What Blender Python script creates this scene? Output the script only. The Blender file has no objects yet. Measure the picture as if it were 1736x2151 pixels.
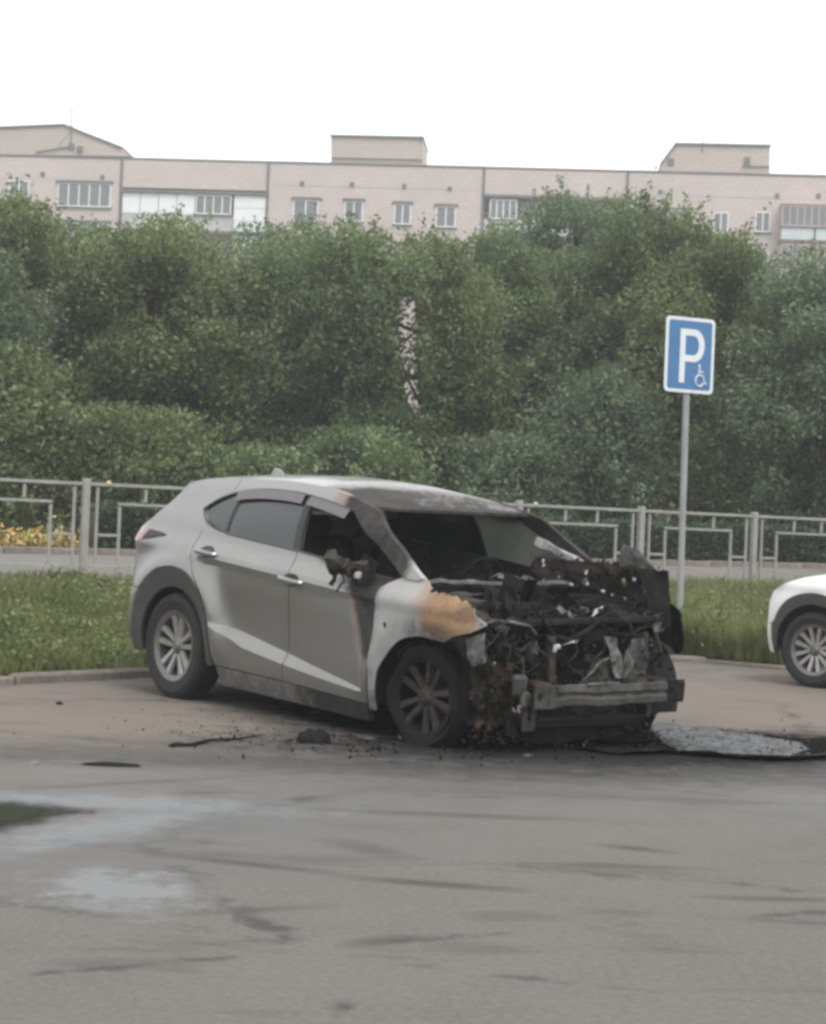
import bpy, math, random
import numpy as np
from mathutils import Vector, Matrix, noise as mnoise
from mathutils.geometry import delaunay_2d_cdt
R = math.radians
random.seed(7); rng = np.random.default_rng(7)
scene = bpy.context.scene
col = scene.collection

# ---------------------------------------------------------------- camera, world, sun, exposure
F, HC, PITCH, ROLL, W, H = 3679.0, 1.274, .0073, .041, 1736.0, 2151.0   # focal length in photo pixels
cd = bpy.data.cameras.new('camera'); cam = bpy.data.objects.new('camera', cd); col.objects.link(cam)
cd.sensor_fit = 'HORIZONTAL'; cd.sensor_width = 36; cd.lens = 36 * F / W; cd.clip_end = 3000; cd.clip_start = .05
r0 = Vector((1, 0, 0)); u0 = Vector((0, -math.sin(PITCH), math.cos(PITCH))); f0 = Vector((0, math.cos(PITCH), math.sin(PITCH)))
rr = r0 * math.cos(ROLL) + u0 * math.sin(ROLL); uu = -r0 * math.sin(ROLL) + u0 * math.cos(ROLL)
m = Matrix.Identity(4)
for i in range(3): m[i][0], m[i][1], m[i][2] = rr[i], uu[i], -f0[i]
m[2][3] = HC; cam.matrix_world = m
scene.camera = cam

SUN_EL, SUN_AZ = 55, 150
wd = bpy.data.worlds.new('World'); scene.world = wd; wd.use_nodes = True
nt = wd.node_tree; nt.nodes.clear()
sky = nt.nodes.new('ShaderNodeTexSky'); sky.sky_type = 'NISHITA'; sky.sun_disc = False
sky.sun_elevation = R(SUN_EL); sky.sun_rotation = R(SUN_AZ); sky.dust_density = 6; sky.air_density = 1.5; sky.ozone_density = 1
hs = nt.nodes.new('ShaderNodeHueSaturation'); hs.inputs['Saturation'].default_value = .15
mx = nt.nodes.new('ShaderNodeMix'); mx.data_type = 'RGBA'; mx.inputs[0].default_value = .8
mx.inputs[7].default_value = (9.6, 9.9, 10.1, 1)                       # even white cloud deck
bg = nt.nodes.new('ShaderNodeBackground'); bg.inputs['Strength'].default_value = .12
wo = nt.nodes.new('ShaderNodeOutputWorld')
nt.links.new(sky.outputs[0], hs.inputs['Color']); nt.links.new(hs.outputs[0], mx.inputs[6])
nt.links.new(mx.outputs[2], bg.inputs['Color']); nt.links.new(bg.outputs[0], wo.inputs[0])
sd = bpy.data.lights.new('sun', 'SUN'); sd.energy = 1.3; sd.angle = R(22); sd.color = (1, .97, .93)
sun = bpy.data.objects.new('sun', sd); col.objects.link(sun)
sun.rotation_euler = (R(90 - SUN_EL), 0, R(180 - SUN_AZ)); sun.location = (0, 0, 30)
vs = scene.view_settings; vs.view_transform = 'Standard'; vs.look = 'None'; vs.gamma = 1; vs.use_curve_mapping = False
vs.exposure = 0.58
scene.cycles.pixel_filter_type = 'BLACKMAN_HARRIS'; scene.cycles.filter_width = 3.2
scene.cycles.max_bounces = 6; scene.cycles.transparent_max_bounces = 12; scene.cycles.caustics_reflective = False

def ray(u, v):
    a, b = u - W / 2, v - H / 2
    d = rr * a / F - uu * b / F + f0
    return d
def ground(u, v, z=0.):
    d = ray(u, v); t = (z - HC) / d.z
    return Vector((d.x * t, d.y * t, z))
def at_depth(u, v, Y):
    d = ray(u, v); t = Y / d.y
    return Vector((d.x * t, Y, HC + d.z * t))

# ---------------------------------------------------------------- node helpers / materials
def lin(c): return tuple((x / 12.92 if x <= .04045 else ((x + .055) / 1.055) ** 2.4) for x in c)
class NG:
    def __init__(s, name):
        s.m = bpy.data.materials.new(name); s.m.use_nodes = True; s.t = s.m.node_tree; s.t.nodes.clear()
        s.out = s.t.nodes.new('ShaderNodeOutputMaterial'); s.p = s.t.nodes.new('ShaderNodeBsdfPrincipled')
        s.t.links.new(s.p.outputs[0], s.out.inputs[0]); s.tc = s.t.nodes.new('ShaderNodeTexCoord')
    def link(s, a, b): s.t.links.new(a, b)
    def set(s, sock, v):
        if hasattr(v, 'is_output') or isinstance(v, bpy.types.NodeSocket): s.link(v, sock)
        else: sock.default_value = v
    def noise(s, scale, detail=4, rough=.55, dist=0, coord='Object', stretch=None):
        n = s.t.nodes.new('ShaderNodeTexNoise'); n.inputs['Scale'].default_value = scale; n.inputs['Detail'].default_value = detail
        n.inputs['Roughness'].default_value = rough; n.inputs['Distortion'].default_value = dist
        c = s.tc.outputs[coord]
        if stretch:
            mp = s.t.nodes.new('ShaderNodeMapping'); mp.inputs['Scale'].default_value = stretch; s.link(c, mp.inputs[0]); c = mp.outputs[0]
        s.link(c, n.inputs['Vector']); return n.outputs['Fac']
    def voro(s, scale, feat='F1', coord='Object', out='Distance', stretch=None):
        n = s.t.nodes.new('ShaderNodeTexVoronoi'); n.feature = feat; n.inputs['Scale'].default_value = scale
        c = s.tc.outputs[coord]
        if stretch:
            mp = s.t.nodes.new('ShaderNodeMapping'); mp.inputs['Scale'].default_value = stretch; s.link(c, mp.inputs[0]); c = mp.outputs[0]
        s.link(c, n.inputs['Vector']); return n.outputs[out]
    def ramp(s, fac, stops):
        n = s.t.nodes.new('ShaderNodeValToRGB'); s.link(fac, n.inputs[0]); e = n.color_ramp.elements
        while len(e) < len(stops): e.new(.5)
        for el, (p, c) in zip(e, stops):
            el.position = p; el.color = (c, c, c, 1) if not hasattr(c, '__len__') else tuple(c) + (1,)
        return n.outputs[0]
    def mix(s, fac, a, b, blend='MIX'):
        n = s.t.nodes.new('ShaderNodeMix'); n.data_type = 'RGBA'; n.blend_type = blend
        s.set(n.inputs[0], fac); s.set(n.inputs[6], a if not isinstance(a, tuple) or len(a) == 4 else a + (1,)); s.set(n.inputs[7], b if not isinstance(b, tuple) or len(b) == 4 else b + (1,))
        return n.outputs[2]
    def math(s, op, a, b=0., c=0.):
        n = s.t.nodes.new('ShaderNodeMath'); n.operation = op; s.set(n.inputs[0], a); s.set(n.inputs[1], b); s.set(n.inputs[2], c); return n.outputs[0]
    def attr(s, name):
        n = s.t.nodes.new('ShaderNodeAttribute'); n.attribute_name = name; return n
    def rnd(s):
        n = s.t.nodes.new('ShaderNodeObjectInfo'); return n.outputs['Random']
    def bump(s, h, strength=.3, dist=.01):
        n = s.t.nodes.new('ShaderNodeBump'); n.inputs['Strength'].default_value = strength; n.inputs['Distance'].default_value = dist
        s.link(h, n.inputs['Height']); s.link(n.outputs[0], s.p.inputs['Normal'])
    def fin(s, color=None, rough=None, metal=None, **k):
        if color is not None: s.set(s.p.inputs['Base Color'], color if not isinstance(color, tuple) or len(color) == 4 else color + (1,))
        if rough is not None: s.set(s.p.inputs['Roughness'], rough)
        if metal is not None: s.set(s.p.inputs['Metallic'], metal)
        for a, b in k.items(): s.set(s.p.inputs[a.replace('_', ' ')], b)
        return s.m
def simple(name, c, rough=.6, metal=0., var=.25, scale=8, bump=0.):
    g = NG(name); n = g.noise(scale, 5, .6)
    g.fin(g.mix(g.ramp(n, [(.3, 0), (.7, 1)]), tuple(x * (1 - var) for x in c), tuple(min(1, x * (1 + var)) for x in c)), rough, metal)
    if bump: g.bump(g.noise(scale * 6, 4), bump, .004)
    return g.m
M = {}
def paint(name, base, metal=.55):
    g = NG(name); n1 = g.noise(4.5, 7, .7, .6, stretch=(1.2, 1, .7)); n2 = g.noise(24, 6, .65); nn = g.math('ADD', g.math('MULTIPLY', n1, .62), g.math('MULTIPLY', n2, .38))
    def mask(a, soft=.16):
        at_ = g.attr(a).outputs['Fac']; v = g.math('ADD', at_, g.math('MULTIPLY', g.math('MINIMUM', g.math('MULTIPLY', at_, 2.5), 1.), g.math('MULTIPLY', g.math('SUBTRACT', nn, .5), 1.9)))
        return g.ramp(v, [(.5 - soft, 0), (.5 + soft, 1)])
    ma, mr, msn = mask('ash', .25), mask('rust', .22), mask('soot', .25)
    dirt = g.ramp(g.noise(3, 6, .7), [(.45, 0), (.8, 1)])
    low = g.t.nodes.new('ShaderNodeSeparateXYZ'); g.link(g.tc.outputs['Object'], low.inputs[0]); mud = g.math('MULTIPLY', g.ramp(low.outputs[2], [(.22, 1), (.62, 0)]), g.ramp(n2, [(.35, .2), (.65, 1)]))
    c = g.mix(g.math('MAXIMUM', g.math('MULTIPLY', dirt, .15), g.math('MULTIPLY', mud, .5)), base, (.15, .135, .115))
    c = g.mix(ma, c, g.mix(nn, (.20, .195, .19), (.43, .42, .41)))
    c = g.mix(mr, c, g.mix(g.ramp(nn, [(.38, 0), (.62, 1)]), (.15, .095, .058), (.36, .215, .115)))
    c = g.mix(msn, c, g.mix(g.ramp(nn, [(.4, 0), (.65, 1)]), (.009, .008, .008), (.055, .047, .042)))
    burn = g.math('MAXIMUM', g.math('MAXIMUM', ma, mr), msn)
    g.fin(c, g.mix(burn, g.mix(dirt, (.28,) * 3, (.44,) * 3), (.9,) * 3), g.math('MULTIPLY', g.math('SUBTRACT', 1., burn), metal))
    g.set(g.p.inputs['Coat Weight'], g.math('MULTIPLY', g.math('SUBTRACT', 1., burn), .55)); g.p.inputs['Coat Roughness'].default_value = .1
    g.bump(g.math('MULTIPLY', burn, n2), .35, .006); return g.m
M['silver'] = paint('silver_paint', (.245, .240, .230), .55)
M['white'] = paint('white_paint', (.74, .74, .72), 0)
def charmat(name, stops, rough=.85, metal=0., scale=7, bs=.6):
    g = NG(name); n = g.noise(scale, 8, .68, .4); n2 = g.noise(scale * 5, 5, .6)
    v = g.math('ADD', g.math('MULTIPLY', n, .7), g.math('MULTIPLY', n2, .3))
    g.fin(g.ramp(v, stops), rough, metal); g.p.inputs['Specular IOR Level'].default_value = .2; g.bump(n2, bs, .008); return g.m
M['char'] = charmat('charred_black', [(.35, (.003, .003, .003)), (.55, (.010, .0095, .009)), (.72, (.036, .031, .028))])
M['steel'] = charmat('burnt_steel', [(.33, (.010, .009, .009)), (.5, (.040, .036, .032)), (.62, (.062, .050, .042)), (.75, (.19, .18, .165))], .7, .1)
M['rusty'] = charmat('rusted_steel', [(.32, (.010, .008, .007)), (.5, (.032, .022, .017)), (.65, (.075, .046, .032)), (.8, (.16, .115, .085))], .9)
M['ashmetal'] = charmat('ash_grey_metal', [(.35, (.022, .021, .02)), (.52, (.105, .102, .097)), (.7, (.28, .275, .26))], .75, .1)
M['bonnet'] = charmat('burnt_bonnet', [(.32, (.008, .007, .007)), (.52, (.026, .020, .018)), (.66, (.055, .038, .030)), (.8, (.10, .085, .075))], .9)
M['beam'] = charmat('scorched_beam', [(.32, (.016, .016, .015)), (.48, (.055, .055, .05)), (.62, (.10, .095, .085)), (.8, (.20, .19, .175))], .8, .1, 5)
M['ash'] = charmat('pale_ash', [(.3, (.16, .155, .15)), (.5, (.36, .355, .35)), (.7, (.58, .58, .57))], .9, 0, 14)
M['speck'] = simple('white_speck', (.62, .62, .60), .8, 0, .15, 30)
M['rubber'] = simple('tyre_rubber', (.014, .0135, .013), .8, 0, .3, 20, .3)
M['clad'] = simple('grey_plastic_cladding', (.055, .053, .051), .65, 0, .2, 12, .15)
M['black'] = simple('black_plastic', (.015, .015, .016), .55, 0, .2, 10)
M['alloy'] = simple('alloy_wheel', (.40, .39, .375), .35, .6, .15, 9)
M['rimgrey'] = simple('rim_barrel', (.15, .148, .144), .4, .5, .15, 9)
M['rotor'] = simple('brake_rotor', (.18, .16, .15), .5, .6, .3, 20)
M['chrome'] = simple('chrome_trim', (.6, .6, .6), .15, 1., .05, 5)
M['liner'] = simple('dark_lining', (.012, .012, .012), .95, 0, .3, 6)
M['seat'] = charmat('burnt_seat', [(.35, (.012, .012, .012)), (.6, (.035, .033, .03)), (.8, (.09, .085, .08))])
g = NG('tinted_glass'); g.fin((.03, .034, .034), .04); g.p.inputs['Alpha'].default_value = .82; g.p.inputs['Coat Weight'].default_value = .4; M['glass'] = g.m
g = NG('sooty_glass'); nz_ = g.noise(6, 6, .7); g.fin(g.mix(nz_, (.17, .18, .145), (.46, .48, .40)), .7); g.set(g.p.inputs['Alpha'], g.ramp(nz_, [(.3, .95), (.7, .75)])); g.p.inputs['Transmission Weight'].default_value = .35; M['sooty'] = g.m
g = NG('clear_glass'); g.fin((.02, .024, .024), .03); g.p.inputs['Alpha'].default_value = .55; M['cglass'] = g.m
g = NG('smoked_deflector'); g.fin((.13, .12, .13), .25); g.p.inputs['Alpha'].default_value = .9; M['visor'] = g.m
g = NG('tail_lamp_red'); g.fin(g.mix(g.noise(30), (.16, .05, .05), (.26, .10, .10)), .12); g.p.inputs['Coat Weight'].default_value = 1; M['tail'] = g.m
M['galv'] = simple('galvanised_steel', (.27, .275, .27), .6, .1, .16, 5)
M['fencepaint'] = simple('grey_fence_paint', (.255, .250, .232), .6, 0, .2, 3)
M['kerb'] = charmat('kerb_concrete', [(.3, (.10, .085, .072)), (.55, (.19, .165, .145)), (.75, (.27, .25, .225))], .9, 0, 3.5, .5)

# ---------------------------------------------------------------- mesh helpers
def props(o, label=None, cat=None, group=None, kind=None):
    if label: o['label'] = label
    if cat: o['category'] = cat
    if group: o['group'] = group
    if kind: o['kind'] = kind
    return o
def empty(name, loc=(0, 0, 0), rot=(0, 0, 0)):
    o = bpy.data.objects.new(name, None); col.objects.link(o); o.location = loc; o.rotation_euler = rot; o.empty_display_size = .2
    return o
def link(name, me, mat, parent=None):
    o = bpy.data.objects.new(name, me); col.objects.link(o)
    if mat is not None and not me.materials: me.materials.append(mat)
    if parent is not None: o.parent = parent
    return o
def mesh(name, v, f, smooth=None):
    me = bpy.data.meshes.new(name); me.from_pydata([tuple(p) for p in v], [], f); me.update()
    if smooth is not None:
        me.polygons.foreach_set('use_smooth', [True] * len(me.polygons)); me.set_sharp_from_angle(angle=R(smooth))
    return me
class MB:
    def __init__(s): s.v = []; s.f = []
    def add(s, v, f):
        k = len(s.v); s.v += [Vector(p) for p in v]; s.f += [tuple(i + k for i in q) for q in f]; return s
    def box(s, c, d, rot=None, ch=0.):
        x, y, z = (q / 2 for q in d); ch = min(ch, x * .9, y * .9, z * .9)
        if ch:
            vv = []
            for sx in (-1, 1):
                for sy in (-1, 1):
                    for sz in (-1, 1):
                        vv += [(sx * (x - ch), sy * (y - ch), sz * z), (sx * (x - ch), sy * y, sz * (z - ch)), (sx * x, sy * (y - ch), sz * (z - ch))]
            import bmesh
            bm = bmesh.new(); [bm.verts.new(p) for p in vv]; bmesh.ops.convex_hull(bm, input=bm.verts[:])
            bmesh.ops.dissolve_limit(bm, angle_limit=.02, verts=bm.verts[:], edges=bm.edges[:])
            bm.verts.index_update(); V = [p.co.copy() for p in bm.verts]; Fc = [tuple(q.index for q in f.verts) for f in bm.faces]; bm.free()
        else:
            V = [Vector((a, b, e)) for a in (-x, x) for b in (-y, y) for e in (-z, z)]
            Fc = [(0, 1, 3, 2), (4, 6, 7, 5), (0, 4, 5, 1), (2, 3, 7, 6), (0, 2, 6, 4), (1, 5, 7, 3)]
        mt = rot.to_matrix() if rot is not None and hasattr(rot, 'to_matrix') else (rot or Matrix.Identity(3))
        return s.add([mt @ p + Vector(c) for p in V], Fc)
    def tube(s, pts, r, n=8, cap=True):
        pts = [Vector(p) for p in pts]; rad = r if hasattr(r, '__len__') else [r] * len(pts)
        k = len(s.v); up = Vector((.13, .21, .97))
        for i, p in enumerate(pts):
            d = (pts[min(i + 1, len(pts) - 1)] - pts[max(i - 1, 0)]).normalized()
            if abs(d.dot(up)) > .95: up = Vector((1, .1, 0))
            a = d.cross(up).normalized(); b = a.cross(d).normalized(); up = b
            for j in range(n):
                t = 2 * math.pi * j / n; s.v.append(p + (a * math.cos(t) + b * math.sin(t)) * rad[i])
        for i in range(len(pts) - 1):
            for j in range(n): s.f.append((k + i * n + j, k + i * n + (j + 1) % n, k + (i + 1) * n + (j + 1) % n, k + (i + 1) * n + j))
        if cap: s.f.append(tuple(k + j for j in reversed(range(n)))); s.f.append(tuple(k + (len(pts) - 1) * n + j for j in range(n)))
        return s
    def lathe(s, prof, n=32, axis='y', c=(0, 0, 0), closed=False):
        k = len(s.v); c = Vector(c)
        for (r, h) in prof:
            for j in range(n):
                t = 2 * math.pi * j / n
                p = (r * math.cos(t), h, r * math.sin(t)) if axis == 'y' else (r * math.cos(t), r * math.sin(t), h)
                s.v.append(Vector(p) + c)
        L = len(prof)
        for i in range(L if closed else L - 1):
            i2 = (i + 1) % L
            for j in range(n): s.f.append((k + i * n + j, k + i2 * n + j, k + i2 * n + (j + 1) % n, k + i * n + (j + 1) % n))
        return s
    def prism(s, poly, n, t):
        """poly: 3-D outline, extruded by vector n*t"""
        k = len(s.v); L = len(poly); n = Vector(n) * t
        s.v += [Vector(p) for p in poly] + [Vector(p) + n for p in poly]
        s.f += [tuple(k + i for i in range(L)), tuple(k + L + i for i in reversed(range(L)))]
        s.f += [(k + i, k + (i + 1) % L, k + L + (i + 1) % L, k + L + i) for i in range(L)]
        return s
    def jitter(s, amp, freq=6, seed=0.):
        for p in s.v:
            q = mnoise.noise_vector((p * freq) + Vector((seed, seed * 1.7, seed * .3))); p += q * amp
        return s
    def obj(s, name, mat, parent=None, smooth=35):
        import bmesh
        me = mesh(name, s.v, s.f, None); bm = bmesh.new(); bm.from_mesh(me); bmesh.ops.recalc_face_normals(bm, faces=bm.faces[:]); bm.to_mesh(me); bm.free()
        if smooth: me.polygons.foreach_set('use_smooth', [True] * len(me.polygons)); me.set_sharp_from_angle(angle=R(smooth))
        return link(name, me, mat, parent)
def cr(pts, n=6):
    """Catmull-Rom through pts"""
    P = [Vector(p) for p in pts]; out = []
    for i in range(len(P) - 1):
        a, b, c, d = P[max(i - 1, 0)], P[i], P[i + 1], P[min(i + 2, len(P) - 1)]
        for j in range(n):
            t = j / n; out.append(.5 * ((2 * b) + (c - a) * t + (2 * a - 5 * b + 4 * c - d) * t * t + (3 * b - a - 3 * c + d) * t ** 3))
    out.append(P[-1]); return [tuple(q) for q in out]
def dens(poly, h):
    out = []
    for a, b in zip(poly, poly[1:] + poly[:1]):
        L = math.dist(a, b); n = max(1, int(L / h))
        if L < 1e-4: continue
        out += [(a[0] + (b[0] - a[0]) * i / n, a[1] + (b[1] - a[1]) * i / n) for i in range(n)]
    return out
def inside(p, poly):
    x, y = p; c = False; j = len(poly) - 1
    for i in range(len(poly)):
        xi, yi = poly[i]; xj, yj = poly[j]
        if (yi > y) != (yj > y) and x < (xj - xi) * (y - yi) / (yj - yi + 1e-12) + xi: c = not c
        j = i
    return c
def tri2d(poly, h, holes=(), extra=()):
    poly = dens(poly, h); holes = [dens(q, h) for q in holes]
    v = [Vector(p) for p in poly]; e = [(i, (i + 1) % len(poly)) for i in range(len(poly))]
    for q in holes:
        k = len(v); v += [Vector(p) for p in q]; e += [(k + i, k + (i + 1) % len(q)) for i in range(len(q))]
    for q in extra: v += [Vector(p) for p in q if inside(p, poly)]
    xs = [p[0] for p in poly]; ys = [p[1] for p in poly]; bnd = [(p.x, p.y) for p in v]
    ba = np.array(bnd)
    nx, ny = int((max(xs) - min(xs)) / h) + 1, int((max(ys) - min(ys)) / h) + 1
    for i in range(nx):
        for j in range(ny):
            p = (min(xs) + (i + .5 + (.25 if j % 2 else -.25)) * h, min(ys) + (j + .5) * h)
            if inside(p, poly) and not any(inside(p, q) for q in holes) and ((ba - p) ** 2).sum(1).min() > (h * .45) ** 2: v.append(Vector(p))
    V, E_, Fc, *_ = delaunay_2d_cdt(v, e, [], 0, 1e-5)
    out = []
    for t in Fc:
        a_, b_, c_ = (V[q] for q in t); lo = max((a_ - b_).length, (b_ - c_).length, (c_ - a_).length)
        if abs((b_ - a_).x * (c_ - a_).y - (b_ - a_).y * (c_ - a_).x) / lo < h * .03: continue
        c = ((V[t[0]].x + V[t[1]].x + V[t[2]].x) / 3, (V[t[0]].y + V[t[1]].y + V[t[2]].y) / 3)
        if inside(c, poly) and not any(inside(c, q) for q in holes): out.append(tuple(t))
    return [(p.x, p.y) for p in V], out
def surf(name, poly, fn, mat, parent, h=.04, thick=.012, tdir=None, holes=(), attrs=None, smooth=40, extra=()):
    """triangulate outline poly in 2-D, lift with fn(a,b)->(x,y,z), give it thickness along tdir(a,b)"""
    P, T = tri2d(poly, h, holes, extra)
    A = [Vector(fn(*p)) for p in P]
    if tdir is None:
        # numeric normal
        td = []
        for p in P:
            d = .01; a = Vector(fn(p[0] + d, p[1])) - Vector(fn(p[0] - d, p[1])); b = Vector(fn(p[0], p[1] + d)) - Vector(fn(p[0], p[1] - d))
            td.append(a.cross(b).normalized())
    else: td = [Vector(tdir)] * len(P)
    n = len(A); V = A + [a - t * thick for a, t in zip(A, td)]
    cnt = {}
    for t in T:
        for i in range(3): cnt.setdefault(tuple(sorted((t[i], t[(i + 1) % 3]))), []).append((t[i], t[(i + 1) % 3]))
    Fc = list(T) + [(t[2] + n, t[1] + n, t[0] + n) for t in T]
    for k, l in cnt.items():
        if len(l) == 1: a, b = l[0]; Fc.append((b, a, a + n, b + n))
    mb = MB(); mb.v = V; mb.f = Fc
    o = mb.obj(name, mat, parent, smooth)
    if attrs:
        for an, af in attrs.items():
            at = o.data.attributes.new(an, 'FLOAT', 'POINT'); at.data.foreach_set('value', [af(*p) for p in P] * 2)
    return o
def lerp(x, xs, ys): return float(np.interp(x, xs, ys))
def ss(a, b, x):
    t = min(1, max(0, (x - a) / (b - a))); return t * t * (3 - 2 * t)

# ================================================================ SUV body (shared by both cars)
Z0 = ([.15, .25, .35, .5, .8, .93, .975, 1.01, 1.09, 1.14, 1.3, 1.5, 1.6, 1.66], [.83, .865, .885, .90, .900, .898, .912, .902, .848, .834, .785, .68, .60, .45])
def YS(x, z):
    w_ = ss(.75, .95, z) * (1 - ss(1.2, 1.35, z)); y = lerp(z + .055 * (min(max(x, -.4), 2.2) - 1.1) * w_, *Z0)
    t = max(0, -.45 - x); y -= .5 * (t / .53) ** 2.2
    t = max(0, x - 2.85); y -= .30 * (t / .70) ** 2
    if z < 1.02:
        A = .062 * ss(.46, .64, x) * (1 - .72 * ss(.9, 2.0, x)) * (1 - ss(2.05, 2.15, x))
        zu = .58 - .142 * (x - .56); zl = lerp(x, [.5, .6, .84, 1.25, 1.62, 2.04], [.56, .53, .455, .41, .375, .345])
        if z > zu: y -= A * (1 - ss(zu, .98, z))
        elif z > zl: y -= A * (z - zl) / max(.01, zu - zl)
        for wx in (0, 2.66):
            d = math.hypot(x - wx, (z - .37) * 1.0); y += (.045 if wx == 0 else .028) * math.exp(-((d - (.56 if wx == 0 else .50)) / .10) ** 2) * ss(.25, .45, z)
    
    return y
ZEx = [-.25, -.15, 0, .4, .9, 1.3, 1.5, 1.7, 1.95]; ZEz = [1.49, 1.518, 1.545, 1.565, 1.57, 1.55, 1.53, 1.492, 1.435]
ZCx = [-.62, -.4, -.15, .3, .8, 1.2, 1.5, 1.7, 1.84]; ZCz = [1.495, 1.54, 1.58, 1.615, 1.63, 1.612, 1.565, 1.51, 1.458]
XEz = [.25, .45, .6, .8, 1.0, 1.08, 1.15, 1.20, 1.30, 1.42, 1.49]; XEx = [-.74, -.81, -.83, -.82, -.77, -.75, -.66, -.50, -.40, -.29, -.25]
def xend(z): return lerp(z, XEz, XEx)
BELT = [(.10, 1.33), (.21, 1.25), (.33, 1.21), (.46, 1.19), (.73, 1.17), (1.06, 1.15), (1.36, 1.13), (1.70, 1.10), (2.14, 1.055), (2.30, 1.05)]
DTOP = [(.10, 1.33), (.19, 1.39), (.31, 1.44), (.49, 1.48), (.68, 1.50), (.88, 1.505), (1.09, 1.50), (1.29, 1.48), (1.49, 1.455), (1.71, 1.42)]
APL = [(1.71, 1.42), (1.91, 1.30), (2.04, 1.24), (2.25, 1.13), (2.34, 1.075)]
APR = [(1.95, 1.435), (2.13, 1.31), (2.29, 1.22), (2.45, 1.12), (2.55, 1.07)]
def arc(cx, cz, r, a0, a1, n=24, rz=None): return [(cx + r * math.cos(R(a0 + (a1 - a0) * i / n)), cz + (rz or r) * math.sin(R(a0 + (a1 - a0) * i / n))) for i in range(n + 1)]
def sub(curve, x0, x1):
    c = [p for p in cr(curve, 5) if x0 < p[0] < x1]; xs = [p[0] for p in cr(curve, 5)]; zs = [p[1] for p in cr(curve, 5)]
    return [(x0, lerp(x0, xs, zs))] + c + [(x1, lerp(x1, xs, zs))]
ARCHO = [(-.50, .42), (-.47, .60), (-.38, .76), (-.22, .875), (0, .915), (.20, .885), (.34, .79), (.43, .66), (.47, .53), (.49, .40), (.50, .30)]
POLY = dict(
    rear_door=sub(BELT, .22, 1.295) + [(1.315, .9), (1.30, .6), (1.285, .30)] + cr([(.52, .30), (.505, .42), (.485, .55), (.445, .68), (.36, .80), (.26, .91), (.195, 1.02), (.185, 1.14), (.22, 1.25)], 4)[:-1],
    front_door=sub(BELT, 1.303, 2.30) + cr([(2.28, 1.04), (2.205, .98), (2.205, .73), (2.19, .45), (2.16, .28)], 4) + [(1.293, .30), (1.308, .6), (1.323, .9)],
    rocker_panel=[(.53, .292), (1.29, .292), (2.15, .272), (2.14, .17), (.55, .17)],
    rear_quarter_panel=cr([(.10, 1.335), (.21, 1.255), (.178, 1.14), (.188, 1.02), (.253, .91), (.335, .82)], 5) + cr([(.335, .80), (.20, .892), (0, .922), (-.22, .882), (-.385, .765), (-.41, .735)], 5)
        + [(-.60, .745), (xend(.745), .745)] + [(xend(z), z) for z in np.linspace(.76, 1.47, 18)] + sub(list(zip(ZEx, ZEz)), -.25, .34) + list(reversed(sub(DTOP, .105, .34))),
    rear_bumper_side=[(-.415, .728), (-.60, .738), (xend(.738), .738)] + [(xend(z), z) for z in np.linspace(.70, .28, 10)] + [(-.52, .28)] + cr([(-.505, .42), (-.475, .60), (-.415, .728)], 4)[:-1],
    arch_cladding=ARCHO and cr(ARCHO, 4) + [(.43, .28)] + arc(0, .365, .415, -8, 188, 26) + [(-.45, .28), (-.51, .28)],
    roof_rail=list(reversed(sub(DTOP, .345, 1.70))) + sub(list(zip(ZEx, ZEz)), .345, 1.95)[:0] + sub(list(zip(ZEx, ZEz)), .345, 1.95) + cr(APR, 4)[1:] + [(2.50, 1.055), (2.36, 1.062)] + list(reversed(cr(APL, 4)[1:])),
)
WIN_REAR = sub(BELT, .475, 1.235) + list(reversed(sub(DTOP, .435, 1.165)))
WIN_Q = cr([(.115, 1.335), (.21, 1.262), (.33, 1.218), (.45, 1.196)], 4) + list(reversed(sub(DTOP, .13, .42)))
WIN_FR = sub(BELT, 1.32, 2.22) + [(2.18, 1.12)] + list(reversed(cr(APL, 4)[:-6])) + list(reversed(sub(DTOP, 1.24, 1.70)))
BPIL = [(1.175, 1.492), (1.235, 1.488), (1.315, 1.135), (1.24, 1.14)]
FENDER = cr([(2.21, .985), (2.215, .73), (2.20, .45), (2.17, .25)], 4) + [(2.235, .25)] + cr([(2.245, .36), (2.262, .47), (2.32, .57), (2.41, .665), (2.51, .72), (2.65, .745), (2.75, .74), (2.86, .735)], 4)

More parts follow.
